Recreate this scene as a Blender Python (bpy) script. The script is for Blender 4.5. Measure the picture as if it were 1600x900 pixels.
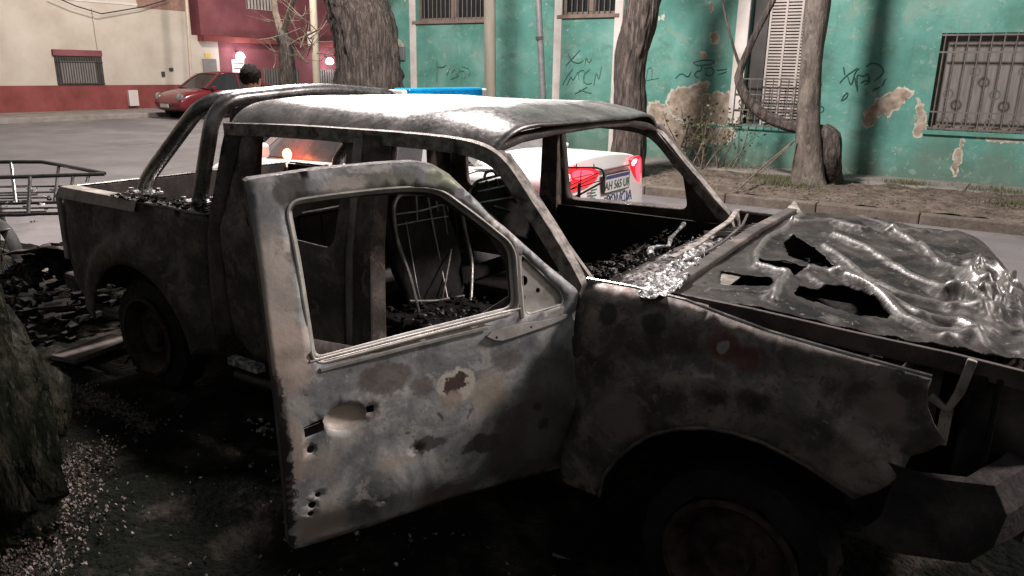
import bpy, bmesh, math, random
import numpy as np
from mathutils import Vector, Matrix, noise
from mathutils.geometry import delaunay_2d_cdt
random.seed(7)
for o in list(bpy.data.objects): bpy.data.objects.remove(o)
SC = bpy.context.scene
COL = SC.collection
R = math.radians
# ------------------------------------------------------------------ camera
CP = Vector((0.525, -2.985, 1.72)); YAW, PIT, ROL, FPX = 2.1572, 0.2797, 0.0165, 1185.0
_F = Vector((math.cos(YAW)*math.cos(PIT), math.sin(YAW)*math.cos(PIT), -math.sin(PIT)))
_R0 = Vector((math.sin(YAW), -math.cos(YAW), 0)); _U0 = _R0.cross(_F)
_R = _R0*math.cos(ROL)+_U0*math.sin(ROL); _U = -_R0*math.sin(ROL)+_U0*math.cos(ROL)
cd = bpy.data.cameras.new('camera'); cam = bpy.data.objects.new('camera', cd); COL.objects.link(cam)
m = Matrix((( _R.x,_U.x,-_F.x),(_R.y,_U.y,-_F.y),(_R.z,_U.z,-_F.z)))
cam.matrix_world = Matrix.Translation(CP) @ m.to_4x4()
cd.sensor_width = 36; cd.lens = FPX/1600*36; cd.clip_start = 0.05; cd.clip_end = 500
SC.camera = cam
# ------------------------------------------------------------------ world and exposure (night)
w = bpy.data.worlds.new('World'); SC.world = w; w.use_nodes = True
nt = w.node_tree; bg = nt.nodes['Background']
sky = nt.nodes.new('ShaderNodeTexSky'); sky.sky_type = 'NISHITA'; sky.sun_disc = False
sky.sun_elevation = R(3); sky.sun_rotation = R(60); sky.air_density = 1.0; sky.dust_density = 4.0
hs = nt.nodes.new('ShaderNodeHueSaturation'); hs.inputs['Saturation'].default_value = 0.35
nt.links.new(sky.outputs[0], hs.inputs['Color']); nt.links.new(hs.outputs[0], bg.inputs['Color'])
bg.inputs['Strength'].default_value = 0.075
SC.view_settings.view_transform = 'Standard'; SC.view_settings.look = 'None'
SC.view_settings.exposure = 1.25; SC.view_settings.gamma = 1.0
# ------------------------------------------------------------------ street lamps' light (the lamps hang above the frame)
def lamp(name, loc, watts, col, r=0.6, target=None, spot=None):
    l = bpy.data.lights.new(name, 'SPOT' if spot else 'POINT'); l.energy = watts; l.color = col; l.shadow_soft_size = r
    o = bpy.data.objects.new(name, l); o.location = loc; COL.objects.link(o)
    if spot:
        l.spot_size = R(spot); l.spot_blend = 0.6
        o.rotation_euler = (Vector(target)-Vector(loc)).to_track_quat('-Z', 'Y').to_euler()
    return o
lamp('street_light_middle', (-4.8, 2.7, 7.6), 2700, (1.0, 0.90, 0.87))
lamp('street_light_right', (5.5, 4.4, 7.4), 2100, (1.0, 0.89, 0.86), .6, (-.4, -1.6, .6), 62)
lamp('street_light_corner', (-17.0, 12.0, 8.0), 1850, (1.0, 0.88, 0.82))
# ------------------------------------------------------------------ helpers
def at(px, py, ax, v):
    d = _F + _R*((px-800)/FPX) - _U*((py-450)/FPX)
    t = (v-CP[ax])/d[ax]
    return CP + d*t
X_ = lambda p: p.x
def mesh(name, verts, faces, mat=None, parent=None, smooth=False):
    me = bpy.data.meshes.new(name); me.from_pydata([tuple(v) for v in verts], [], faces); me.update()
    o = bpy.data.objects.new(name, me); COL.objects.link(o)
    if mat is not None:
        for mm in (mat if isinstance(mat, (list, tuple)) else [mat]): me.materials.append(mm)
    if parent: o.parent = parent
    if smooth: 
        for p in me.polygons: p.use_smooth = True
    return o
class MB:
    def __init__(s): s.v = []; s.f = []; s.m = []
    def add(s, vs, fs, mi=0):
        b = len(s.v); s.v += [Vector(v) for v in vs]; s.f += [tuple(b+i for i in f) for f in fs]; s.m += [mi]*len(fs); return s
    def box(s, a, b, mi=0, rot=0, piv=None):
        x0,y0,z0 = a; x1,y1,z1 = b
        vs = [Vector(p) for p in ((x0,y0,z0),(x1,y0,z0),(x1,y1,z0),(x0,y1,z0),(x0,y0,z1),(x1,y0,z1),(x1,y1,z1),(x0,y1,z1))]
        if rot:
            c = Vector(piv) if piv else sum(vs, Vector())/8; M = Matrix.Rotation(rot, 3, 'Z'); vs = [M@(v-c)+c for v in vs]
        return s.add(vs, [(0,3,2,1),(4,5,6,7),(0,1,5,4),(1,2,6,5),(2,3,7,6),(3,0,4,7)], mi)
    def tube(s, pts, r, n=10, mi=0, cap=True, jit=0, flat=1.0):
        pts = [Vector(p) for p in pts]; k = len(pts)
        rs = r if isinstance(r, (list, tuple)) else [r]*k
        ring = []; up = None
        for i, p in enumerate(pts):
            t = (pts[min(i+1,k-1)]-pts[max(i-1,0)]).normalized()
            if up is None: up = Vector((0,0,1)) if abs(t.z) < .9 else Vector((1,0,0))
            a = t.cross(up).normalized(); b = a.cross(t).normalized(); up = b
            row = []
            for j in range(n):
                an = 2*math.pi*j/n; rr = rs[i]
                q = p + a*math.cos(an)*rr + b*math.sin(an)*rr*flat
                if jit: q += (q-p)*jit*noise.noise(q*9)
                row.append(q)
            ring.append(row)
        vs = [q for row in ring for q in row]
        fs = [(i*n+j, i*n+(j+1)%n, (i+1)*n+(j+1)%n, (i+1)*n+j) for i in range(k-1) for j in range(n)]
        if cap: fs += [tuple(range(n))[::-1], tuple((k-1)*n+j for j in range(n))]
        return s.add(vs, fs, mi)
    def beam(s, pts, wv, t1, t2, mi=0):
        """rectangular section swept along pts; wv: width direction; t1 width, t2 depth"""
        pts = [Vector(p) for p in pts]; k = len(pts); wv = Vector(wv).normalized(); vs = []
        for i, p in enumerate(pts):
            t = (pts[min(i+1,k-1)]-pts[max(i-1,0)]).normalized(); a = (wv-t*wv.dot(t)).normalized(); b = t.cross(a)
            h1 = (t1[i] if isinstance(t1,(list,tuple)) else t1)/2; h2 = (t2[i] if isinstance(t2,(list,tuple)) else t2)/2
            vs += [p+a*h1+b*h2, p-a*h1+b*h2, p-a*h1-b*h2, p+a*h1-b*h2]
        fs = [(i*4+j, i*4+(j+1)%4, (i+1)*4+(j+1)%4, (i+1)*4+j) for i in range(k-1) for j in range(4)]
        fs += [(3,2,1,0), tuple((k-1)*4+j for j in range(4))]
        return s.add(vs, fs, mi)
    def lathe(s, c, axis, prof, n=32, mi=0):
        """prof: list of (radius, offset along axis)"""
        axis = Vector(axis).normalized(); u = axis.cross(Vector((0,0,1)) if abs(axis.z) < .9 else Vector((1,0,0))).normalized(); v = axis.cross(u)
        c = Vector(c); k = len(prof); vs = []
        for r, h in prof:
            for j in range(n):
                an = 2*math.pi*j/n; vs.append(c+axis*h+(u*math.cos(an)+v*math.sin(an))*r)
        fs = [(i*n+j, i*n+(j+1)%n, (i+1)*n+(j+1)%n, (i+1)*n+j) for i in range(k-1) for j in range(n)]
        return s.add(vs, fs, mi)
    def build(s, name, mat, parent=None, smooth=False, bevel=0):
        o = mesh(name, s.v, s.f, mat, parent, smooth)
        for p, mi in zip(o.data.polygons, s.m): p.material_index = mi
        bm = bmesh.new(); bm.from_mesh(o.data); bmesh.ops.recalc_face_normals(bm, faces=bm.faces); bm.to_mesh(o.data); bm.free()
        if smooth:
            md = o.modifiers.new('split', 'EDGE_SPLIT'); md.split_angle = R(40)
        if bevel:
            md = o.modifiers.new('bevel', 'BEVEL'); md.width = bevel; md.segments = 2; md.limit_method = 'ANGLE'
        return o
def inside(p, poly):
    x, y = p; c = False; n = len(poly); j = n-1
    for i in range(n):
        xi, yi = poly[i]; xj, yj = poly[j]
        if (yi > y) != (yj > y) and x < (xj-xi)*(y-yi)/(yj-yi)+xi: c = not c
        j = i
    return c
def resample(poly, step):
    out = []
    for i in range(len(poly)):
        a = Vector(poly[i]); b = Vector(poly[(i+1) % len(poly)]); n = max(1, int((b-a).length/step))
        out += [a+(b-a)*(k/n) for k in range(n)]
    return out
def smoothpoly(poly, it=2):
    for _ in range(it):
        q = []
        for i in range(len(poly)):
            a = Vector(poly[i]); b = Vector(poly[(i+1) % len(poly)]); q += [a*.75+b*.25, a*.25+b*.75]
        poly = q
    return [tuple(p) for p in poly]
def fillet(poly, rr, n=6):
    out = []; k = len(poly)
    for i in range(k):
        p = Vector(poly[i]); a = Vector(poly[i-1])-p; b_ = Vector(poly[(i+1) % k])-p; r_ = min(rr, a.length*.48, b_.length*.48)
        A = p+a.normalized()*r_; B = p+b_.normalized()*r_
        out += [tuple(A*(1-t)**2+p*2*t*(1-t)+B*t*t) for t in [j/n for j in range(n+1)]]
    return out
def plate(name, outline, holes, fn, mat, parent=None, step=.05, th=.006, smooth=True, offs=0):
    """sheet metal: outline and holes in 2D, filled, mapped to 3D by fn, given thickness"""
    vs = []; es = []
    for loop in [outline]+holes:
        pts = resample(loop, step); b = len(vs); vs += pts; es += [(b+i, b+(i+1) % len(pts)) for i in range(len(pts))]
    xs = [p[0] for p in outline]; ys = [p[1] for p in outline]
    x = min(xs)+step*.5; row = 0
    def near(px, py):
        return any((q[0]-px)**2+(q[1]-py)**2 < (step*.45)**2 for q in bd)
    bd = list(vs)
    while x < max(xs):
        y = min(ys)+step*(.5 if row % 2 else .25)
        while y < max(ys):
            if inside((x, y), outline) and not any(inside((x, y), h) for h in holes) and not near(x, y): vs.append(Vector((x, y)))
            y += step
        x += step; row += 1
    r = delaunay_2d_cdt([Vector((p[0], p[1])) for p in vs], es, [], 0, 1e-6)
    V, Fc = r[0], r[2]; fs = []
    for f in Fc:
        c = sum((V[i] for i in f), Vector((0, 0)))/len(f)
        if inside(c, outline) and not any(inside(c, h) for h in holes): fs.append(tuple(f))
    o = mesh(name, [fn(p[0], p[1]) for p in V], fs, mat, parent, smooth)
    bm = bmesh.new(); bm.from_mesh(o.data)
    lone = [v for v in bm.verts if not v.link_faces]; bmesh.ops.delete(bm, geom=lone, context='VERTS')
    bmesh.ops.recalc_face_normals(bm, faces=bm.faces); bm.to_mesh(o.data); bm.free()
    md = o.modifiers.new('sol', 'SOLIDIFY'); md.thickness = th; md.offset = offs
    return o
def thing(name, loc, label, cat, group=None, rz=0):
    o = bpy.data.objects.new(name, None); COL.objects.link(o); o.location = loc; o.rotation_euler = (0, 0, rz)
    o.empty_display_size = .2; tag(o, label, cat, group); return o
def tag(o, label, cat=None, group=None, kind=None):
    if label: o['label'] = label
    if cat: o['category'] = cat
    if group: o['group'] = group
    if kind: o['kind'] = kind
    return o
def keep(o, t):
    """parent o (built in world coordinates) under the thing t without moving it"""
    o.parent = t; o.matrix_parent_inverse = (Matrix.Translation(t.location) @ t.rotation_euler.to_matrix().to_4x4()).inverted(); return o
def struct(o): o['kind'] = 'structure'; return o
def smoothline(pts, it=3):
    pts = [Vector(p) for p in pts]
    for _ in range(it):
        q = [pts[0]]
        for a, b_ in zip(pts[:-1], pts[1:]): q += [a*.75+b_*.25, a*.25+b_*.75]
        pts = q+[pts[-1]]
    return pts
# ------------------------------------------------------------------ materials
def newmat(name):
    mt = bpy.data.materials.new(name); mt.use_nodes = True; return mt, mt.node_tree, mt.node_tree.nodes['Principled BSDF']
def mat(name, cols, scale=8, rough=(.5, .8), metal=0, bump=0, bscale=None, detail=8, spec=None, stretch=None, dist=.0, coat=0, bdist=.01):
    mt, nt, b = newmat(name); N = nt.nodes; L = nt.links
    if isinstance(cols[0], (int, float)): cols = [(0, tuple(cols)), (1, tuple(c*1.15 for c in cols))]
    tc = N.new('ShaderNodeTexCoord'); mp = N.new('ShaderNodeMapping'); L.new(tc.outputs['Object'], mp.inputs['Vector'])
    if stretch: mp.inputs['Scale'].default_value = stretch
    nz = N.new('ShaderNodeTexNoise'); nz.inputs['Scale'].default_value = scale; nz.inputs['Detail'].default_value = detail
    nz.inputs['Roughness'].default_value = .62; nz.inputs['Distortion'].default_value = dist
    L.new(mp.outputs[0], nz.inputs['Vector'])
    cr = N.new('ShaderNodeValToRGB'); L.new(nz.outputs['Fac'], cr.inputs[0]); e = cr.color_ramp.elements
    lo, hi = .32, .68
    for i, (p, c) in enumerate(cols):
        el = e[i] if i < 2 else e.new(.5)
        el.position = lo+(hi-lo)*p; el.color = (*c[:3], 1)
    L.new(cr.outputs[0], b.inputs['Base Color'])
    n2 = N.new('ShaderNodeTexNoise'); n2.inputs['Scale'].default_value = (bscale or scale*4); n2.inputs['Detail'].default_value = 6
    L.new(mp.outputs[0], n2.inputs['Vector'])
    mr = N.new('ShaderNodeMapRange'); mr.inputs['From Min'].default_value = .3; mr.inputs['From Max'].default_value = .7
    mr.inputs['To Min'].default_value = rough[0]; mr.inputs['To Max'].default_value = rough[1]
    L.new(n2.outputs['Fac'], mr.inputs['Value']); L.new(mr.outputs[0], b.inputs['Roughness'])
    b.inputs['Metallic'].default_value = metal
    if spec is not None: b.inputs['Specular IOR Level'].default_value = spec
    if coat: b.inputs['Coat Weight'].default_value = coat; b.inputs['Coat Roughness'].default_value = .08
    if bump:
        bp = N.new('ShaderNodeBump'); bp.inputs['Strength'].default_value = bump; bp.inputs['Distance'].default_value = bdist
        L.new(n2.outputs['Fac'], bp.inputs['Height']); L.new(bp.outputs[0], b.inputs['Normal'])
    return mt
def spots(mt, items, warp=.05, wscale=9):
    """mix stains and painted light or shade of a given place and shape over the base colour: items (x,y,z,radius,color,softness)"""
    nt = mt.node_tree; N = nt.nodes; L = nt.links; b = N['Principled BSDF']
    src = b.inputs['Base Color'].links[0].from_socket
    tc = N.new('ShaderNodeTexCoord'); nz = N.new('ShaderNodeTexNoise'); nz.inputs['Scale'].default_value = wscale; nz.inputs['Detail'].default_value = 7
    nz.inputs['Roughness'].default_value = .7
    L.new(tc.outputs['Object'], nz.inputs['Vector'])
    sub = N.new('ShaderNodeVectorMath'); sub.operation = 'SUBTRACT'; sub.inputs[1].default_value = (.5, .5, .5); L.new(nz.outputs['Color'], sub.inputs[0])
    sc = N.new('ShaderNodeVectorMath'); sc.operation = 'SCALE'; sc.inputs['Scale'].default_value = warp*2; L.new(sub.outputs[0], sc.inputs[0])
    ad = N.new('ShaderNodeVectorMath'); L.new(tc.outputs['Object'], ad.inputs[0]); L.new(sc.outputs[0], ad.inputs[1])
    for it in items:
        c, r, col, soft = it[:4]; ell = it[4] if len(it) > 4 else (1, 1, 1)
        soft = soft*.42
        s1 = N.new('ShaderNodeVectorMath'); s1.operation = 'SUBTRACT'; s1.inputs[1].default_value = c; L.new(ad.outputs[0], s1.inputs[0])
        s2 = N.new('ShaderNodeVectorMath'); s2.operation = 'MULTIPLY'; s2.inputs[1].default_value = ell; L.new(s1.outputs[0], s2.inputs[0])
        ln = N.new('ShaderNodeVectorMath'); ln.operation = 'LENGTH'; L.new(s2.outputs[0], ln.inputs[0])
        mr = N.new('ShaderNodeMapRange'); mr.interpolation_type = 'SMOOTHSTEP'
        mr.inputs['From Min'].default_value = r*(1-soft); mr.inputs['From Max'].default_value = r*(1+soft); mr.inputs['To Min'].default_value = it[5] if len(it) > 5 else .9; mr.inputs['To Max'].default_value = 0
        L.new(ln.outputs['Value'], mr.inputs['Value'])
        mx = N.new('ShaderNodeMix'); mx.data_type = 'RGBA'; L.new(mr.outputs[0], mx.inputs['Factor']); L.new(src, mx.inputs[6]); mx.inputs[7].default_value = (*col, 1)
        src = mx.outputs[2]
    L.new(src, b.inputs['Base Color'])
    return mt
def flakes(mt, layers):
    """crisp irregular flakes of another colour: (scale, lo, hi, color, amount, stretch, seed)"""
    nt = mt.node_tree; N = nt.nodes; L = nt.links; b = N['Principled BSDF']; src = b.inputs['Base Color'].links[0].from_socket
    for sc_, lo, hi, col, amt, stz, sd in layers:
        tc = N.new('ShaderNodeTexCoord'); mp = N.new('ShaderNodeMapping'); mp.inputs['Scale'].default_value = stz; mp.inputs['Location'].default_value = (sd, sd*.7, sd*1.3); L.new(tc.outputs['Object'], mp.inputs['Vector'])
        nz = N.new('ShaderNodeTexNoise'); nz.inputs['Scale'].default_value = sc_; nz.inputs['Detail'].default_value = 12; nz.inputs['Roughness'].default_value = .68; nz.inputs['Distortion'].default_value = .4; L.new(mp.outputs[0], nz.inputs['Vector'])
        mr = N.new('ShaderNodeMapRange'); mr.inputs['From Min'].default_value = lo; mr.inputs['From Max'].default_value = hi; mr.inputs['To Max'].default_value = amt; L.new(nz.outputs['Fac'], mr.inputs['Value'])
        mx = N.new('ShaderNodeMix'); mx.data_type = 'RGBA'; L.new(mr.outputs[0], mx.inputs['Factor']); L.new(src, mx.inputs[6]); mx.inputs[7].default_value = (*col, 1); src = mx.outputs[2]
    L.new(src, b.inputs['Base Color']); return mt
def emis(name, col, s):
    mt, nt, b = newmat(name); b.inputs['Base Color'].default_value = (*col, 1); b.inputs['Emission Color'].default_value = (*col, 1); b.inputs['Emission Strength'].default_value = s
    return mt
def glassy(name, col, rough=.06):
    mt, nt, b = newmat(name); b.inputs['Base Color'].default_value = (*col, 1); b.inputs['Roughness'].default_value = rough; return mt
M = {}
M['soot'] = mat('sooty_metal', [(0, (.018, .015, .014)), (.45, (.045, .036, .033)), (1, (.10, .078, .07))], 5, (.55, .9), .3, .25, 60, bdist=.004)
M['flank'] = mat('scorched_paint_metal', [(0, (.022, .019, .017)), (.4, (.052, .044, .039)), (.7, (.092, .078, .070)), (1, (.17, .14, .122))], 4.5, (.5, .85), .25, .2, 55, dist=.6, bdist=.003)
M['flecked'] = mat('flecked_soot_metal', [(0, (.03, .026, .024)), (.55, (.075, .062, .055)), (1, (.36, .32, .29))], 22, (.45, .8), .3, .3, 60, bdist=.003)
M['roof'] = mat('roof_ash_painted_glare', [(0, (.04, .037, .034)), (.5, (.10, .095, .09)), (1, (.22, .21, .20))], 6, (.24, .42), .3, .35, 45, bdist=.004)
_RS = [((-2.05, -.05, 1.52), .46, (.82, .81, .80), .35, (1, .9, 1), .95), ((-1.60, -.30, 1.52), .34, (.80, .79, .78), .35, (1, 1, 1), .95), ((-1.55, .35, 1.52), .30, (.75, .74, .73), .4, (1.2, .8, 1), .9), ((-2.2, .45, 1.5), .3, (.55, .54, .53), .5, (1, 1, 1), .8), ((-1.35, .05, 1.5), .16, (.5, .49, .48), .6, (1, .6, 1), .6)]  # white zones paint the lamp glare, along with ash, into the roof colour
M['black'] = mat('charred_black', [(0, (.005, .0045, .0045)), (1, (.018, .016, .015))], 9, (.6, .95), 0, .5, 40, bdist=.006, spec=.2)
M['hood'] = mat('burnt_hood_metal', [(0, (.004, .004, .004)), (.6, (.013, .012, .011)), (1, (.05, .045, .04))], 7, (.42, .72), .1, .4, 40, bdist=.003, spec=.5)
M['hoodframe'] = mat('bare_hood_frame', [(0, (.07, .062, .052)), (.6, (.18, .165, .14)), (1, (.36, .33, .29))], 14, (.4, .65), .15, .3, 60, bdist=.003)
M['foil'] = mat('melted_aluminium', [(0, (.03, .03, .03)), (.5, (.22, .22, .215)), (1, (.75, .75, .74))], 34, (.22, .5), .35, .8, 60, bdist=.01)
M['chrome'] = mat('sooty_chrome', [(0, (.05, .048, .046)), (.7, (.12, .115, .11)), (1, (.3, .29, .28))], 6, (.2, .38), .8, .05, 40)
M['wire'] = mat('bare_spring_wire', [(0, (.12, .11, .10)), (1, (.42, .40, .38))], 14, (.35, .6), .5)
M['pillar'] = mat('bare_pillar_metal', [(0, (.10, .085, .075)), (.5, (.24, .21, .19)), (1, (.34, .31, .28))], 6, (.45, .7), .35, .15, 60, bdist=.003)
M['rustrim'] = mat('rusty_steel_rim', [(0, (.010, .008, .007)), (.6, (.03, .02, .018)), (1, (.075, .048, .043))], 12, (.6, .9), .1, .3, 50, spec=.15)
M['ash'] = mat('ash_and_debris', [(0, (.012, .011, .010)), (.45, (.07, .06, .055)), (.8, (.22, .20, .19)), (1, (.45, .43, .42))], 22, (.5, .9), 0, .9, 60, bdist=.02)
M['asphalt'] = mat('worn_asphalt', [(0, (.135, .124, .124)), (.5, (.175, .162, .162)), (1, (.21, .196, .196))], .9, (.75, .9), 0, .35, 60, bdist=.006)
M['concrete'] = mat('grey_concrete', [(0, (.17, .15, .135)), (.5, (.25, .225, .205)), (1, (.32, .29, .265))], 2.5, (.75, .95), 0, .3, 40)
M['dirt'] = mat('dry_dirt', [(0, (.06, .045, .034)), (.5, (.13, .10, .078)), (1, (.22, .175, .14))], 5, (.85, 1), 0, .9, 28, bdist=.03)
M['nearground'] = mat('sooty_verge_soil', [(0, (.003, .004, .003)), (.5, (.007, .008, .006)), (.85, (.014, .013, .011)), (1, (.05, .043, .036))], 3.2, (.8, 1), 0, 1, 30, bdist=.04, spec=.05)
M['cream'] = mat('cream_render', [(0, (.44, .385, .32)), (.5, (.52, .465, .395)), (1, (.58, .525, .455))], .7, (.8, .95), 0, .15, 30)
M['oxblood'] = mat('oxblood_paint', [(0, (.16, .035, .032)), (.5, (.22, .05, .045)), (1, (.27, .07, .065))], 1.3, (.7, .9), 0, .15, 30)
M['redwall'] = mat('red_painted_wall', [(0, (.13, .035, .045)), (.5, (.18, .052, .062)), (1, (.24, .08, .09))], .8, (.75, .9), 0, .2, 25)
M['plaster'] = mat('bare_plaster', [(0, (.20, .155, .115)), (.5, (.33, .27, .21)), (1, (.50, .43, .36))], 7, (.85, 1), 0, .5, 40)
M['undercoat'] = mat('pale_undercoat', [(0, (.40, .40, .33)), (1, (.56, .54, .46))], 8, (.8, .95), 0, .3, 40)
M['white'] = mat('off_white_paint', [(0, (.52, .48, .44)), (1, (.72, .68, .64))], 3, (.6, .8), 0, .1, 30)
M['shutter'] = mat('grey_white_shutter', [(0, (.38, .34, .31)), (1, (.52, .47, .43))], 3, (.55, .75))
M['darkpaint'] = mat('dark_paint', [(0, (.03, .028, .026)), (1, (.06, .055, .05))], 3, (.5, .7))
M['winframe'] = mat('brown_window_frame', [(0, (.16, .11, .09)), (1, (.25, .19, .16))], 4, (.6, .8))
M['grille'] = mat('grey_iron_grille', [(0, (.10, .095, .085)), (1, (.19, .18, .16))], 8, (.5, .7), .2)
M['glass'] = glassy('dark_glass', (.02, .022, .024), .08)
M['curtain'] = mat('grey_curtain', [(0, (.14, .125, .115)), (1, (.24, .22, .205))], 3, (.8, .95), stretch=(6, 6, .6))
M['bark'] = mat('grey_brown_bark', [(0, (.018, .014, .012)), (.5, (.062, .050, .043)), (1, (.17, .14, .12))], 24, (.85, 1), 0, 1, 30, stretch=(1, 1, .14), bdist=.03, dist=.6)
flakes(M['bark'], [(5, .55, .62, (.13, .11, .09), .5, (1, 1, .6), 1), (40, .60, .64, (.012, .01, .009), .8, (1, 1, .2), 4)])
M['barkpale'] = mat('pale_grey_bark', [(0, (.06, .05, .042)), (.5, (.13, .11, .092)), (1, (.22, .19, .16))], 9, (.85, 1), 0, .8, 30, stretch=(1, 1, .35), bdist=.015, dist=.8)
flakes(M['barkpale'], [(7, .56, .60, (.26, .23, .19), .5, (1, 1, .7), 2), (20, .60, .64, (.04, .034, .028), .7, (1, 1, .3), 6)])
M['barkmoss'] = mat('mossy_dark_bark', [(0, (.003, .004, .002)), (.5, (.009, .011, .007)), (1, (.035, .032, .024))], 10, (.85, 1), 0, 1, 30, stretch=(1, 1, .35), bdist=.04, spec=.08)
flakes(M['barkmoss'], [(30, .58, .62, (.06, .055, .045), .5, (1, 1, .25), 2), (14, .56, .60, (.003, .003, .002), .8, (1, 1, .3), 4)])
M['pole'] = mat('weathered_pole', [(0, (.17, .155, .12)), (1, (.27, .25, .20))], 6, (.7, .9), stretch=(1, 1, .15))
M['metalpole'] = mat('grey_metal_pole', [(0, (.14, .145, .15)), (1, (.22, .225, .23))], 5, (.4, .6), .3)
M['palepole'] = mat('pale_street_pole', [(0, (.42, .36, .28)), (1, (.52, .45, .36))], 5, (.6, .8))
M['leaf'] = mat('dull_leaves', [(0, (.035, .055, .02)), (.6, (.08, .11, .04)), (1, (.16, .17, .08))], 20, (.6, .8))
M['grass'] = mat('dry_grass', [(0, (.06, .075, .03)), (1, (.16, .16, .08))], 20, (.7, .9))
M['twig'] = mat('dry_twig', [(0, (.10, .08, .06)), (1, (.22, .18, .14))], 12, (.8, .95))
M['carwhite'] = mat('white_car_paint', [(0, (.72, .72, .71)), (1, (.80, .80, .79))], 2, (.25, .35), 0, coat=.5)
M['carred'] = mat('dark_red_car_paint', [(0, (.13, .012, .018)), (1, (.17, .016, .024))], 2, (.25, .35), .2, coat=.7)
M['tyre'] = mat('tyre_rubber', [(0, (.015, .015, .015)), (1, (.03, .03, .03))], 12, (.7, .9))
M['rim'] = mat('alloy_rim', [(0, (.3, .3, .31)), (1, (.45, .45, .46))], 8, (.25, .4), .8)
M['blue'] = mat('blue_lens', [(0, (.0, .20, .50)), (1, (.0, .26, .60))], 4, (.15, .25))
M['blueP'] = mat('dark_blue_lettering', [(0, (.03, .045, .16)), (1, (.045, .06, .2))], 4, (.4, .5))
M['plateW'] = mat('number_plate_white', [(0, (.55, .55, .52)), (1, (.62, .62, .6))], 4, (.4, .5))
M['ink'] = mat('black_marks', [(0, (.03, .08, .065)), (1, (.06, .15, .12))], 14, (.8, .9))
M['inkfaded'] = mat('faded_marks', [(0, (.05, .15, .115)), (1, (.09, .23, .18))], 14, (.8, .9))
M['redlamp'] = emis('lit_red_lamp', (1.0, .04, .06), 1.6)
M['redlamp_hot'] = emis('lit_red_lamp_core', (1.0, .22, .25), 6)
M['redlens'] = emis('glowing_red_lens', (.75, .015, .025), .28)
M['orange'] = emis('lit_orange_indicator', (1.0, .17, .06), 9)
M['lampglow'] = emis('lit_wall_lamp', (1.0, .92, .98), 5)
M['skin'] = mat('skin', [(0, (.30, .17, .12)), (1, (.38, .22, .16))], 6, (.5, .6))
M['hair'] = mat('dark_hair', [(0, (.004, .003, .003)), (1, (.014, .011, .009))], 60, (.7, .9), 0, 1, 120, stretch=(1, 1, .3), spec=.15)
M['cloth'] = mat('dark_jacket_cloth', [(0, (.02, .02, .025)), (1, (.04, .04, .048))], 12, (.85, .95))
M['plastic'] = mat('black_plastic', [(0, (.012, .012, .012)), (1, (.03, .03, .03))], 8, (.25, .45))
M['wood'] = mat('broken_board', [(0, (.05, .04, .034)), (1, (.17, .135, .115))], 6, (.7, .9), stretch=(.3, 3, 3))
M['utility'] = mat('white_cabinet', [(0, (.55, .50, .47)), (1, (.66, .60, .57))], 4, (.5, .7))
M['yellow'] = mat('yellow_plaque', [(0, (.55, .38, .05)), (1, (.65, .45, .08))], 4, (.5, .7))
M['greydoor'] = mat('grey_metal_door', [(0, (.13, .125, .125)), (1, (.2, .19, .19))], 3, (.5, .7))
M['brick'] = mat('brown_brick_panel', [(0, (.20, .11, .085)), (1, (.32, .20, .16))], 6, (.8, .95))
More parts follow.
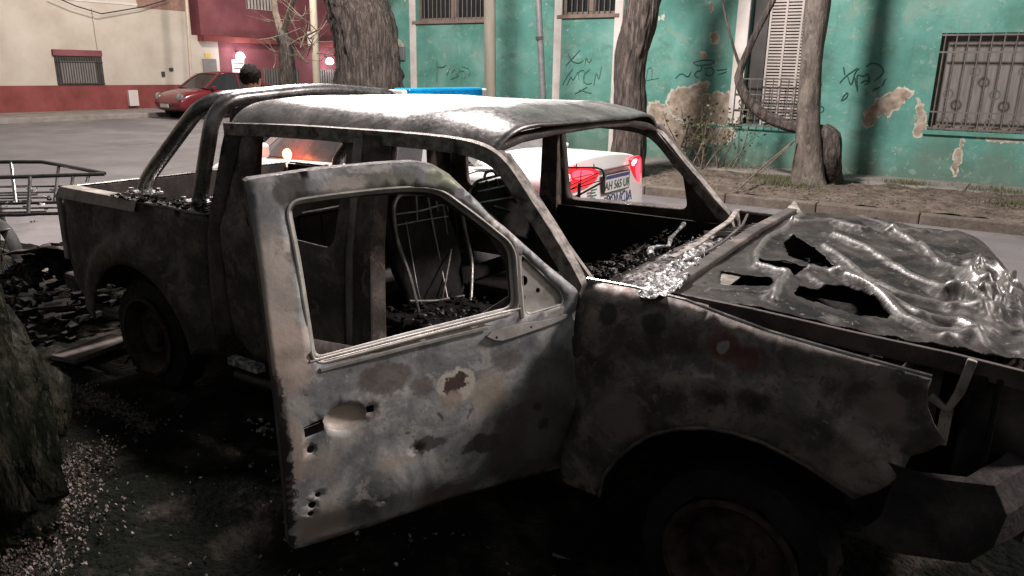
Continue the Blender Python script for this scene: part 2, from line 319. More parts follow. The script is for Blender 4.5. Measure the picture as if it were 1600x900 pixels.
# green wall with peeled paint as its own colour pattern
def greenwall():
    mt = mat('green_painted_wall', [(0, (.068, .215, .172)), (.5, (.10, .285, .235)), (1, (.18, .37, .32))], 1.3, (.7, .9), 0, .3, 30, dist=.4)
    nt = mt.node_tree; N = nt.nodes; L = nt.links; b = N['Principled BSDF']; src = b.inputs['Base Color'].links[0].from_socket
    tc = N.new('ShaderNodeTexCoord')
    n1 = N.new('ShaderNodeTexNoise'); n1.inputs['Scale'].default_value = 3.1; n1.inputs['Detail'].default_value = 9; n1.inputs['Roughness'].default_value = .6
    L.new(tc.outputs['Object'], n1.inputs['Vector'])
    mr = N.new('ShaderNodeMapRange'); mr.inputs['From Min'].default_value = .685; mr.inputs['From Max'].default_value = .70; L.new(n1.outputs['Fac'], mr.inputs['Value'])
    mx = N.new('ShaderNodeMix'); mx.data_type = 'RGBA'; L.new(mr.outputs[0], mx.inputs['Factor']); L.new(src, mx.inputs[6]); mx.inputs[7].default_value = (.50, .55, .46, 1)
    # chips and dark stains
    # grime along the damp base of the wall (a stain of its own)
    sep = N.new('ShaderNodeSeparateXYZ'); L.new(tc.outputs['Object'], sep.inputs[0])
    n2 = N.new('ShaderNodeTexNoise'); n2.inputs['Scale'].default_value = 1.7; n2.inputs['Detail'].default_value = 6; L.new(tc.outputs['Object'], n2.inputs['Vector'])
    ad = N.new('ShaderNodeMath'); ad.operation = 'MULTIPLY_ADD'; ad.inputs[1].default_value = 1.4; L.new(n2.outputs['Fac'], ad.inputs[0]); L.new(sep.outputs['Z'], ad.inputs[2])
    mr2 = N.new('ShaderNodeMapRange'); mr2.inputs['From Min'].default_value = .95; mr2.inputs['From Max'].default_value = 1.45; mr2.inputs['To Min'].default_value = .7; mr2.inputs['To Max'].default_value = 0
    L.new(ad.outputs[0], mr2.inputs['Value'])
    mx2 = N.new('ShaderNodeMix'); mx2.data_type = 'RGBA'; L.new(mr2.outputs[0], mx2.inputs['Factor']); L.new(mx.outputs[2], mx2.inputs[6]); mx2.inputs[7].default_value = (.12, .16, .12, 1)
    L.new(mx2.outputs[2], b.inputs['Base Color'])
    return flakes(mt, [(2.2, .55, .62, (.19, .29, .24), .6, (1, 1, 1), 3), (1.1, .53, .62, (.075, .19, .145), .6, (1, 1, 1.8), 17), (7, .60, .63, (.30, .38, .31), .5, (1, 1, 1), 13), (16, .66, .69, (.45, .48, .40), .7, (1, 1, 1), 5), (30, .66, .70, (.05, .12, .09), .6, (1, 1, 1), 8), (3, .58, .7, (.06, .17, .125), .5, (3, 3, .25), 11)])
M['green'] = greenwall()
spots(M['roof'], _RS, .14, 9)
U3 = (1, 1, 1)
flakes(M['roof'], [(12, .64, .67, (.05, .048, .045), .6, U3, 3)])
flakes(M['flank'], [(6, .52, .56, (.045, .036, .033), .7, U3, 1), (9, .58, .61, (.20, .155, .135), .55, U3, 2), (40, .62, .66, (.25, .21, .19), .5, U3, 4), (50, .62, .66, (.02, .017, .016), .7, U3, 7)])
# ================================================================== THE SETTING
def sheet(name, x0, x1, y0, y1, z, m, nx=1, ny=1, amp=0, ns=1.0, seed=0):
    vs = []; 
    for j in range(ny+1):
        for i in range(nx+1):
            x = x0+(x1-x0)*i/nx; y = y0+(y1-y0)*j/ny; h = 0
            if amp: h = amp*noise.fractal(Vector((x*ns+seed, y*ns, seed)), .9, 2.1, 5)
            vs.append((x, y, z+h))
    fs = [(j*(nx+1)+i, j*(nx+1)+i+1, (j+1)*(nx+1)+i+1, (j+1)*(nx+1)+i) for j in range(ny) for i in range(nx)]
    o = mesh(name, vs, fs, m, smooth=bool(amp)); struct(o); return o
KY = 7.45; WY = 10.85; CX = -27.0; GX = -13.6
sheet('road', -250, 250, -250, 250, 0, M['asphalt'])
# near verge the truck stands beside (camera side)
NY = -.95
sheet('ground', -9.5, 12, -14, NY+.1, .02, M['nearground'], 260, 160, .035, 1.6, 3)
# soot and wet ash on the asphalt under the truck
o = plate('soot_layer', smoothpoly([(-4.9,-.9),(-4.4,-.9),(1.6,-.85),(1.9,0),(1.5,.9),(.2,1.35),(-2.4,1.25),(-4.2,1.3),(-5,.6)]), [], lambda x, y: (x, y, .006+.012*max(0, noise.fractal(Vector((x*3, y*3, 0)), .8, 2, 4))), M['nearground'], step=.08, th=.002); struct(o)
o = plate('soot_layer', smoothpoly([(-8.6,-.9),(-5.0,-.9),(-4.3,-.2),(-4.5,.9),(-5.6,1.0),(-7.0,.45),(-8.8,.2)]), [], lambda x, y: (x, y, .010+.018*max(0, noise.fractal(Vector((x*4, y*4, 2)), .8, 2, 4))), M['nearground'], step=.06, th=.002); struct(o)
flakes(M['asphalt'], [(.28, .50, .55, (.115, .106, .106), .7, (1, 1, 1), 4), (.8, .60, .64, (.09, .083, .083), .6, (1, .4, 1), 9), (5, .64, .68, (.08, .074, .074), .6, (1, 1, 1), 2), (60, .58, .64, (.26, .245, .24), .4, (1, 1, 1), 3)])
# far pavement: kerb, dirt verge, concrete strip
b = MB()
xx = GX
while xx < 30:
    b.box((xx, KY-.16, -.05), (xx+1.192, KY, .13)); xx += 1.2
struct(b.build('kerb', flakes(mat('dirty_kerb', [(0, (.09, .072, .058)), (1, (.19, .16, .132))], 5, (.85, 1), 0, .8, 30), [(6, .55, .6, (.10, .08, .06), .7, (1, 1, 1), 2), (25, .6, .64, (.3, .27, .23), .5, (1, 1, 1), 3)]), bevel=.018))
sheet('verge', GX, 30, KY, 9.85, .125, flakes(M['dirt'], [(9, .56, .6, (.26, .22, .18), .5, (1, 1, 1), 2), (30, .6, .63, (.05, .038, .03), .7, (1, 1, 1), 3), (3, .56, .62, (.08, .062, .045), .5, (1, 1, 1), 5)]), 620, 60, .04, 3.2, 8)
b = MB(); xx = GX
while xx < 30: b.box((xx, 9.85, -.05), (xx+1.49, WY, .14)); xx += 1.5
struct(b.build('pavement', M['concrete'], bevel=.006))
# pavement across the side street
b = MB(); b.box((CX, -20, -.05), (-24.2, 60, .14)); struct(b.build('far_pavement', M['concrete'], bevel=.02))
b = MB(); b.box((-24.2, -20, -.05), (-24.05, 60, .15)); struct(b.build('far_kerb', M['concrete'], bevel=.02))
# side pavement running round the green building's corner
b = MB(); b.box((GX, WY, -.05), (GX+.9, 60, .138)); struct(b.build('side_pavement', M['concrete'], bevel=.01))
# ------------------------------------------------------------------ green building
gb = thing('green_house', (-5, WY, 0), 'long green painted building with peeling walls along the far pavement', 'building')
GB0 = GX+.9
def xw(px, py): p = at(px, py, 1, WY); return p.x, p.z
ops = []   # openings x0,x1,z0,z1
w1 = (-11.42, -9.42, 2.75, 4.2); w2 = (-7.62, -6.35, 2.79, 4.2); w3 = (-3.80, -2.72, .86, 3.9); w4 = (-.83, 1.9, .92, 2.37)
ops = [w1, w2, w3, w4]
xs = sorted({GB0, 30} | {v for o_ in ops for v in o_[:2]}); zs = sorted({0, 6.5} | {v for o_ in ops for v in o_[2:]})
b = MB()
for i in range(len(xs)-1):
    for j in range(len(zs)-1):
        cx = (xs[i]+xs[i+1])/2; cz = (zs[j]+zs[j+1])/2
        if any(a < cx < b_ and c < cz < d for a, b_, c, d in ops): continue
        b.add([(xs[i], WY, zs[j]), (xs[i+1], WY, zs[j]), (xs[i+1], WY, zs[j+1]), (xs[i], WY, zs[j+1])], [(0, 1, 2, 3)])
for a, b_, c, d in ops:
    D = .24
    for q in ([(a,WY,c),(b_,WY,c),(b_,WY+D,c),(a,WY+D,c)], [(a,WY,d),(b_,WY,d),(b_,WY+D,d),(a,WY+D,d)], [(a,WY,c),(a,WY,d),(a,WY+D,d),(a,WY+D,c)], [(b_,WY,c),(b_,WY,d),(b_,WY+D,d),(b_,WY+D,c)]):
        b.add(q, [(0, 1, 2, 3)])
b.add([(GB0,WY,0),(GB0,WY+30,0),(GB0,WY+30,6.5),(GB0,WY,6.5)], [(0,1,2,3)])
b.add([(GB0,WY,6.5),(30,WY,6.5),(30,WY+30,6.5),(GB0,WY+30,6.5)], [(0,1,2,3)])
wall = b.build('wall', M['green']); keep(wall, gb)
# pilasters
for px in (646, 767, 872, 966):
    p = at(px, 60, 1, WY); bb = MB().box((p.x-.085, WY-.035, .14), (p.x+.085, WY+.002, 6.4)); keep(bb.build('pilaster', M['white'], bevel=.006), gb)
p = at(1170, 60, 1, WY); keep(MB().box((-4.02, WY-.08, .86), (-3.80, WY+.002, 6.4)).build('pilaster', M['white'], bevel=.01), gb)
# windows
def window(x0, x1, z0, z1, kind):
    f = MB(); D = WY+.14; t = .06
    f.box((x0, D, z0), (x1, D+.05, z0+t)).box((x0, D, z1-t), (x1, D+.05, z1)).box((x0, D, z0+t), (x0+t, D+.05, z1-t)).box((x1-t, D, z0+t), (x1, D+.05, z1-t))
    if kind == 'small': f.box(((x0+x1)/2-.07, D-.01, z0+t), ((x0+x1)/2+.07, D+.05, z1-t))
    fr = keep(f.build('window', M['winframe'], bevel=.004), gb)
    g = MB().box((x0+t, D+.06, z0+t), (x1-t, D+.075, z1-t)).build('pane', M['curtain'] if kind == 'big' else M['glass']); g.parent = fr
    s = MB().box((x0-.05, WY-.05, z0-.07), (x1+.05, WY+.13, z0-.002)).build('sill', M['winframe'] if kind == 'small' else M['green'], bevel=.006); s.parent = fr
    return fr
f1 = window(*w1, 'small'); f2 = window(*w2, 'small'); f4 = window(*w4, 'big')
for fr, (x0, x1, z0, z1) in ((f1, w1), (f2, w2)):
    g = MB(); x = x0+.1
    while x < x1: g.tube([(x, WY+.07, z0), (x, WY+.07, z1)], .009, 6); x += .12
    g.build('bars', M['grille']).parent = fr
# ornamental grille of the big window
g = MB(); x0, x1, z0, z1 = w4; x = x0+.06; k = 0; yy = WY-.03
for z in (z0+.03, z1-.03, z0+.28, z1-.28): g.box((x0, yy-.012, z-.012), (x1, yy+.012, z+.012))
while x < x1:
    g.tube([(x, yy, z0), (x, yy, z1)], .011, 6); 
    if k % 2 == 1:
        for zc in ((z0+z1)/2 - (.17 if k % 4 == 1 else -.17), z0+.14 if k % 4 == 3 else z0+.14):
            n = 14; c = [(x+.065*math.cos(2*math.pi*i/n), yy, zc+.065*math.sin(2*math.pi*i/n)) for i in range(n+1)]; g.tube(c, .011, 5, cap=False)
    x += .155; k += 1
g.build('bars', M['grille']).parent = f4
# tall shuttered window
x0, x1, z0, z1 = w3
f = MB(); f.box((x0, WY+.14, z0), (x0+.27, WY+.2, z1)).box((x0+.27, WY+.18, z0), (x1, WY+.21, z1)); sh = keep(f.build('window', M['darkpaint']), gb)
s = MB(); xa = x0+.30; z = z0+.02
while z < z1-.05:
    s.box((xa, WY+.10, z), (x1, WY+.13, z+.030)); z += .052
for x in (xa, xa+.26, xa+.52, x1-.03): s.box((x, WY+.088, z0), (x+.035, WY+.10, z1))
s.build('shutter', M['shutter']).parent = sh
g = MB()
yy = WY-.10
for z in (z0-.02, z0+.25, z0+.52, z0+.78): g.box((x0-.12, yy-.01, z-.01), (x1+.2, yy+.01, z+.01))
x = x0-.12
while x < x1+.2:
    g.tube([(x, yy, z0-.02), (x, yy, z0+.78)], .009, 6); x += .13
    n = 10
    if random.random() < .8:
        zc = z0+.38; g.tube([(x+.05*math.cos(2*math.pi*i/n), yy, zc+.05*math.sin(2*math.pi*i/n)) for i in range(n+1)], .008, 5, cap=False)
for xq in (x0-.1, x1+.15):
    for zq in (z0, z0+.77): g.tube([(xq, yy, zq), (xq, WY+.01, zq)], .009, 6)
g.build('bars', M['grille']).parent = sh
# patches of bare plaster (pixel outlines laid on the wall plane)
def patch(pts, z=.004, m='plaster', name='bare_patch'):
    poly = smoothpoly([tuple(xw(*q)) for q in pts], 1)
    pl = resample(poly, .022); pl = [(p[0]+.045*noise.fractal(Vector((p[0]*9, p[1]*9, 0)), .55, 2.2, 5), p[1]+.045*noise.fractal(Vector((p[0]*9, p[1]*9, 5)), .55, 2.2, 5)) for p in pl]
    if m == 'plaster' and name == 'bare_patch':
        cx = sum(p[0] for p in pl)/len(pl); cz = sum(p[1] for p in pl)/len(pl)
        big = [(p[0]+(p[0]-cx)*.05+.03*noise.fractal(Vector((p[0]*14, p[1]*14, 2)), .6, 2.2, 4)+(.012 if p[0] > cx else -.012), p[1]+(p[1]-cz)*.05+.03*noise.fractal(Vector((p[0]*14, p[1]*14, 7)), .6, 2.2, 4)+.015*(1 if p[1] > cz else -1)) for p in pl]
        o2 = plate('undercoat_rim', big, [], lambda u, v: (u, WY-.003, v), M['undercoat'], step=.09, th=.001, smooth=False); keep(o2, gb)
    o = plate(name, pl, [], lambda u, v: (u, WY-z-.002, v), M[m], step=.09, th=.001, smooth=False); keep(o, gb); return o
patch([(1052,140),(1085,133),(1108,130),(1107,142),(1085,150),(1125,146),(1160,150),(1158,190),(1120,196),(1060,188),(1040,165)])
patch([(1010,165),(1040,160),(1048,188),(1100,200),(1155,203),(1120,230),(1010,225)])
patch([(1108,50),(1124,52),(1122,66),(1112,68)]); patch([(1093,82),(1100,84),(1102,92),(1096,92)]); patch([(1107,6),(1113,4),(1115,18),(1109,17)])
patch([(1360,165),(1395,140),(1424,138),(1420,155),(1400,168),(1385,186),(1376,175),(1362,198),(1345,192)])
patch([(1432,155),(1440,158),(1440,172),(1448,178),(1446,212),(1424,212),(1434,195)]); patch([(1498,222),(1508,219),(1496,270),(1484,274)])
patch([(1512,208),(1560,212),(1600,214),(1600,222),(1550,222)]); patch([(605,60),(622,62),(632,75),(618,88),(606,80)]); patch([(788,150),(796,150),(793,164)])
patch([(800,200),(835,205),(835,245),(800,240)])
# graffiti strokes
def graf(strokes, r=.011, m='ink'):
    g = MB()
    for st in strokes:
        pts = [(p.x, p.y) for p in smoothline([(a[0], a[1], 0) for a in st], 2)]; k = len(pts)
        g.tube([(*(lambda q: (q[0], WY-.006, q[1]))(xw(*p)),) for p in pts], [r*(.45+.75*math.sin(math.pi*(i+.6)/(k+.2))**.6) for i in range(k)], 4)
    keep(g.build('graffiti', M[m]), gb)
graf([[(1312,130),(1320,120),(1340,106)],[(1318,105),(1320,117)],[(1324,118),(1330,137),(1336,112),(1343,107)],[(1340,140),(1338,115),(1348,120),(1357,114),(1358,130),(1350,132)],[(1345,130),(1352,125),(1360,128)],
      [(1353,104),(1362,98),(1374,101),(1382,110),(1375,120),(1366,127)],[(1363,142),(1375,136)],[(1384,122),(1378,135)],[(1314,158),(1318,150),(1325,143),(1324,152),(1315,158)],[(1335,120),(1340,143)]], .010)
graf([[(884,103),(896,90),(907,78)],[(888,84),(893,96),(900,98)],[(898,98),(906,99),(912,94)],[(914,102),(916,88),(920,100),(925,92)],[(879,133),(886,120),(895,108)],[(886,133),(893,118),(895,128),(903,112)]], .009)
graf([[(905,125),(903,112),(915,108),(912,130)],[(922,108),(910,120),(915,132),(925,130)],[(928,134),(932,110),(936,128),(940,104)],[(898,147),(918,136)],[(905,140),(925,146)]], .012, 'inkfaded')
graf([[(1055,123),(1065,113),(1075,122),(1080,112)],[(1083,98),(1095,94),(1112,94),(1118,98),(1108,101),(1090,103),(1083,98)],[(1097,103),(1095,112),(1090,110),(1084,118),(1092,122)],[(1100,108),(1112,105),(1117,113),(1110,119),(1102,117),(1104,112)],[(1120,110),(1136,108)],[(1122,117),(1136,112)]], .009)
graf([[(1012,108),(1020,104),(1018,125)],[(1008,126),(1030,122)],[(1012,108),(1009,130)]], .007, 'inkfaded')
graf([[(683,95),(683,107)],[(684,105),(692,106),(697,102)],[(683,108),(683,130)],[(698,118),(704,106)]], .011)
graf([[(706,114),(712,106),(714,120),(720,104),(722,124)],[(716,112),(728,110),(726,122)],[(722,104),(736,108),(733,118)],[(704,124),(718,118)]], .014, 'inkfaded')
# electricity box and cable on the wall
keep(MB().box((-11.95, WY-.06, 1.9), (-11.72, WY, 2.2)).build('meter_box', M['metalpole'], bevel=.01), gb)
# ------------------------------------------------------------------ cream building
def yw(px, py): p = at(px, py, 0, CX); return p.y, p.z
cb = thing('cream_house', (CX, 8, 0), 'cream rendered building with oxblood painted base across the side street', 'building')
b = MB(); b.box((CX-8, -25, 0), (CX, 15.75, 9)); keep(b.build('wall', M['cream']), cb)
b = MB(); b.box((CX-7, 15.75, 0), (CX-.001, 16.9, 2.83)); keep(b.build('wall', M['cream']), cb)
b = MB(); b.box((CX, -25, .14), (CX+.03, 16.0, .98)); keep(b.build('painted_base', M['oxblood']), cb)
b = MB(); b.box((CX, 13.66, 3.68), (CX+.02, 15.75, 9.0)); keep(b.build('brick_band', M['brick']), cb)
b = MB(); b.box((CX, 9.4, 3.74), (CX+.03, 13.66, 3.80)); keep(b.build('ledge', M['white']), cb)
f = MB(); f.box((CX, 10.5, .99), (CX+.04, 12.1, 2.13)); fr = keep(f.build('window', M['darkpaint']), cb)
MB().box((CX+.04, 10.66, 1.05), (CX+.06, 11.85, 1.78)).build('pane', M['curtain']).parent = fr
MB().box((CX+.001, 10.45, 1.95), (CX+.10, 12.1, 2.15)).build('shutter_box', M['redwall']).parent = fr
g = MB(); y = 10.55
while y < 12.05: g.tube([(CX+.09, y, .98), (CX+.09, y, 1.93)], .010, 5); y += .085
for z in (1.03, 1.75): g.tube([(CX+.09, 10.5, z), (CX+.09, 12.1, z)], .012, 5)
g.build('bars', M['darkpaint']).parent = fr
d = MB().box((CX, 16.12, .14), (CX+.04, 16.74, 1.96)).build('door', M['greydoor'], bevel=.01); keep(d, cb)
MB().box((CX+.04, 16.65, 1.0), (CX+.08, 16.68, 1.12)).build('handle', M['chrome']).parent = d
keep(MB().box((CX, 16.25, 2.0), (CX+.03, 16.5, 2.16)).build('plaque', M['yellow']), cb)
keep(MB().box((CX+.03, 12.86, .24), (CX+.16, 13.22, .80)).build('meter_cabinet', M['utility'], bevel=.01), cb)
keep(MB().box((CX, 14.32, 1.28), (CX+.06, 14.44, 1.46)).build('switch_box', M['darkpaint']), cb)
keep(MB().box((CX, 14.66, 1.48), (CX+.06, 14.80, 1.60)).build('switch_box', M['darkpaint']), cb)
keep(MB().tube([(CX+.03, 12.0, 2.2), (CX+.03, 11.98, 3.55)], .02, 6).build('conduit', M['cream']), cb)
g = MB(); pts = [(-24.5 if 0 else CX+.35, y, z) for y, z in (yw(75, -5), yw(110, 10), yw(150, 22), yw(180, 17), yw(215, 11), yw(260, -2))]
g.tube(pts, .02, 5); tag(g.build('overhead_cable', M['plastic']), 'thin black cable sagging across the top of the cream wall', 'cable')
# ------------------------------------------------------------------ red building
rb = thing('red_house', (CX, 19, 0), 'dark red two storey house with lit wall lamps beyond the cream building', 'building')
b = MB(); b.box((CX-8, 16.9, 0), (CX, 48, 2.75)); b.box((CX-8, 16.0, 2.83), (CX+.25, 48, 9)); keep(b.build('wall', M['redwall']), rb)
b = MB(); b.box((CX, 16.0, 2.62), (CX+.40, 48, 2.82)); keep(b.build('ledge', M['oxblood']), rb)
f = keep(MB().box((CX+.25, 18.2, 3.95), (CX+.29, 19.5, 5.2)).build('window', M['shutter']), rb)
g = MB(); [g.box((CX+.29, 18.2+.16*k, 3.97), (CX+.31, 18.24+.16*k, 5.2)) for k in range(9)]; g.build('bars', M['darkpaint']).parent = f
for y0, y1, z0, z1 in ((19.05, 20.9, .55, 1.62), (22.0, 23.5, .6, 1.6)):
    f = keep(MB().box((CX, y0, z0), (CX+.04, y1, z1)).build('window', M['curtain']), rb)
    g = MB(); n = int((y1-y0)/.14); [g.box((CX+.05, y0+.14*k, z0), (CX+.07, y0+.14*k+.03, z1)) for k in range(n+1)]; g.build('bars', M['darkpaint']).parent = f
d = keep(MB().box((CX, 17.45, .14), (CX+.05, 18.05, 1.95)).build('door', M['white']), rb)
g = MB(); [g.box((CX+.05, 17.5, .2+.2*k), (CX+.07, 18.0, .23+.2*k)) for k in range(9)]; g.build('bars', M['darkpaint']).parent = d
for px, py in ((368, 88), (508, 96)):
    y, z = yw(px, py); wl = MB().lathe((CX+.30, y, z), (0, 0, 1), [(.02, .16), (.10, .14), (.17, .04), (.18, -.05), (.12, -.12), (.01, -.14)], 20).build('wall_lamp', M['lampglow'], smooth=True)
    keep(wl, rb); br = MB().tube([(CX, y, z+.2), (CX+.3, y, z+.2), (CX+.3, y, z+.14)], .02, 6).build('bracket', M['darkpaint']); br.parent = wl
    lamp('wall_lamp_light', (CX+.75, y, z), 26, (1.0, .9, .95), .15)
# far backdrop buildings closing the side street and street
for nm, lb, a, c in (('far_house', 'dim grey house closing the far end of the side street', (-26, 60, 0), (-6, 70, 7)),):
    t = thing(nm, ((a[0]+c[0])/2, a[1], 0), lb, 'building'); keep(MB().box(a, c).build('wall', M['concrete']), t)
    for k in range(4): keep(MB().box((a[0]+2+4.5*k, a[1]-.05, 1.2), (a[0]+3.5+4.5*k, a[1]-.001, 2.8)).build('window', M['glass']), t)
# ------------------------------------------------------------------ trees and poles
def trunkmesh(name, pts, rads, m, furrow=.05, n=40, lobes=0, flare=0, seed=0):
    """bark-ridged trunk along a smoothed path"""
    P = []; Rr = []
    for i in range(len(pts)-1):
        k = max(2, int((Vector(pts[i+1])-Vector(pts[i])).length/.05))
        for j in range(k):
            t = j/k; a = Vector(pts[max(i-1, 0)]); b_ = Vector(pts[i]); c = Vector(pts[i+1]); d = Vector(pts[min(i+2, len(pts)-1)])
            P.append(.5*((2*b_)+(c-a)*t+(2*a-5*b_+4*c-d)*t*t+(3*b_-a-3*c+d)*t**3)); Rr.append(rads[i]*(1-t)+rads[i+1]*t)
    P.append(Vector(pts[-1])); Rr.append(rads[-1]); vs = []; up = None
    for i, p in enumerate(P):
        t = (P[min(i+1, len(P)-1)]-P[max(i-1, 0)]).normalized(); 
        if up is None: up = Vector((1, 0, 0)) if abs(t.x) < .8 else Vector((0, 0, 1))
        a = t.cross(up).normalized(); b_ = a.cross(t); up = b_; s = i*.05
        for j in range(n):
            an = 2*math.pi*j/n; ca, sa = math.cos(an), math.sin(an)
            f = noise.fractal(Vector((ca*2.6*Rr[i]*12+seed, sa*2.6*Rr[i]*12, s*1.7)), .8, 2.2, 4)
            r = Rr[i]*(1+furrow*f*1.6+.10*noise.noise(Vector((ca+seed, sa, s*.8))))
            if flare: r *= 1+flare*math.exp(-s/.28)*(1+.6*math.sin(an*lobes+seed)) 
            vs.append(p+(a*ca+b_*sa)*r)
    fs = [(i*n+j, i*n+(j+1) % n, (i+1)*n+(j+1) % n, (i+1)*n+j) for i in range(len(P)-1) for j in range(n)]
    fs += [tuple(range(n))[::-1], tuple((len(P)-1)*n+j for j in range(n))]
    return mesh(name, vs, fs, m, smooth=True)
def limbs(mb, p, d, r, L, depth, spread=.55):
    pts = [p]; rs = [r]; q = p; dd = d
    for k in range(4):
        dd = (dd+Vector((random.uniform(-1, 1), random.uniform(-1, 1), random.uniform(-.4, .8)))*.16).normalized(); q = q+dd*L/4; pts.append(q); rs.append(r*(1-.13*(k+1)))
    mb.tube(pts, rs, 6)
    if depth > 0:
        for k in range(random.choice((2, 3))):
            i = random.choice((2, 3, 4)); nd = (dd+Vector((random.uniform(-1, 1), random.uniform(-1, 1), random.uniform(-.3, .9)))*spread).normalized()
            limbs(mb, pts[i], nd, rs[i]*.62, L*.72, depth-1, spread)
def tree(label, pts, rads, m, crown_depth=3, seed=0, **kw):
    t = thing('tree', Vector(pts[0]), label, 'tree'); keep(trunkmesh('trunk', pts, rads, m, seed=seed, **kw), t)
    random.seed(seed+40); cr = MB(); top = Vector(pts[-1])
    for k in range(4):
        a = k*1.6+seed; limbs(cr, top, Vector((math.cos(a)*.6, math.sin(a)*.6, .9)).normalized(), rads[-1]*.62, 1.7, crown_depth)
    keep(cr.build('crown', m), t); return t
p0 = at(980, 274, 2, .13); u = at(1004, 0, 1, p0.y)
tree('rough barked tree trunk behind the white police car', [(p0.x-.02, p0.y, .05), (p0.x, p0.y, .9), at(985, 100, 1, p0.y), u, u+(u-p0)*.5], [.27, .25, .235, .26, .2], M['bark'], seed=1, furrow=.09, flare=.25, lobes=3, n=56)
p0 = at(1262, 286, 2, .13); 
tree('straight smooth grey tree trunk in front of the shuttered window', [(p0.x, p0.y, .05), at(1262, 200, 1, p0.y), at(1268, 100, 1, p0.y), at(1277, 10, 1, p0.y), at(1290, -120, 1, p0.y)], [.235, .17, .158, .175, .14], M['barkpale'], seed=2, furrow=.03, flare=.3, lobes=3)
# big trunk at the corner
p0 = at(580, 190, 1, 8.6); dd = (p0-CP).length; s = dd/FPX
tree('massive gnarled tree trunk at the corner of the green building', [(p0.x, 8.6, .05), (p0.x, 8.6, .8), at(575, 100, 1, 8.6), at(568, 40, 1, 8.6), at(548, -30, 1, 8.6)], [58*s, 47*s, 45*s, 46*s, 38*s], M['bark'], seed=3, furrow=.10, flare=.3, lobes=4, n=64)
# small bare tree further back
p0 = at(450, 175, 2, .13); p0 = at(450, 130, 1, 13.0); s = (p0-CP).length/FPX
tr = thing('tree', (p0.x, 13, .1), 'thin dark bare street tree in front of the red house', 'tree')
keep(trunkmesh('trunk', [(p0.x, 13, .1), (p0.x, 13, 1.2), at(447, 75, 1, 13), at(440, 52, 1, 13)], [15*s, 12*s, 10*s, 9*s], M['bark'], seed=5, furrow=.08), tr)
cr = MB()
for pts, r in (([(440, 55), (430, 20), (425, -30)], 6), ([(441, 55), (452, 20), (466, -25)], 5), ([(446, 75), (470, 60), (500, 45)], 2), ([(445, 70), (425, 60), (405, 62)], 2)):
    cr.tube([at(x, y, 1, 13) for x, y in pts], [r*s, r*s*.8, r*s*.5], 6)
random.seed(5)
for k in range(26): limbs(cr, at(random.uniform(420, 500), random.uniform(25, 110), 1, 13+random.uniform(-.6, .6)), Vector((random.uniform(-1, 1), random.uniform(-1, 1), random.uniform(-.2, .8))).normalized(), .018, .8, 1, .8)
keep(cr.build('crown', M['twig']), tr)
# bent tree (stump, horizontal limb, rising leader)
Y0 = 9.3; t = thing('tree', at(1300, 288, 2, .13), 'crooked brown tree whose thin limb bends left past the shuttered window', 'tree')
pt = lambda x, y, yy=Y0: at(x, y, 1, yy)
keep(trunkmesh('trunk', [at(1300, 290, 2, .06), pt(1300, 250), pt(1298, 215), pt(1285, 203)], [.16, .13, .135, .10], M['bark'], seed=7, furrow=.12, flare=.2, lobes=3), t)
keep(trunkmesh('limb', [pt(1298, 208), pt(1275, 202), pt(1240, 198), pt(1200, 183), pt(1172, 160), pt(1156, 130), pt(1157, 108), pt(1180, 55), pt(1208, 0), pt(1225, -40)], [.085, .085, .085, .085, .08, .075, .06, .05, .045, .03], M['bark'], seed=9, furrow=.08, n=20), t)
keep(trunkmesh('branch', [pt(1157, 105), pt(1148, 80), pt(1136, 35), pt(1126, -10)], [.03, .022, .018, .014], M['bark'], seed=11, n=10), t)
# left foreground trunk
t = tree('dark mossy trunk with a swollen base at the left edge beside the truck', [(-2.74, -2.24, -.05), (-2.66, -2.22, .25), (-2.57, -2.20, .52), (-2.74, -2.24, .76), (-3.15, -2.34, .95), (-3.6, -2.5, 1.6), (-3.9, -2.6, 2.8)], [.50, .47, .44, .41, .38, .34, .30], M['barkmoss'], seed=13, furrow=.24, flare=.12, lobes=5, n=110)
# poles
def pole(label, px0, px1, y, wpx, m, name='utility_pole', top=7.5, extra=None):
    a = at(px0, 0, 1, y); bq = at(px1, 145, 1, y); s = (bq-CP).length/FPX; dirn = (a-bq)/(a.z-bq.z)
    p0 = bq-dirn*(bq.z-.1); p1 = bq+dirn*(top-bq.z)
    t = thing(name, p0, label, 'pole'); keep(MB().tube([p0, p0.lerp(p1, .5), p1], [wpx*s/2*1.05, wpx*s/2, wpx*s/2*.9], 16).build('shaft', m, smooth=True), t)
    return t, s
pole('weathered wooden utility pole in front of the green wall', 765, 766, 8.4, 17, M['pole'])
t, s = pole('slim grey metal pole in front of the green wall', 841, 848, 8.5, 9.5, M['metalpole'])
p = at(843, 60, 1, 8.5); keep(MB().tube([p-Vector((0, 0, .03)), p+Vector((0, 0, .03))], 6*s, 14).build('collar', M['chrome']), t)
t, s = pole('pale concrete street pole with a small white sign', 489, 496, 14.5, 10.5, M['palepole'])
p = at(485, 61, 1, 14.35); keep(MB().box((p.x-3.5*s, 14.3, p.z-9*s), (p.x+4*s, 14.33, p.z+10*s)).build('sign_plate', M['white']), t)
a = at(291, 0, 0, -24.6); c = at(300, 145, 0, -24.6); dn = (a-c)/(a.z-c.z)
t = thing('utility_pole', c-dn*c.z, 'thin pale metal pole in front of the cream building', 'pole'); keep(MB().tube([c-dn*(c.z-.1), c+dn*(7-c.z)], .055, 12).build('shaft', M['palepole'], smooth=True), t)
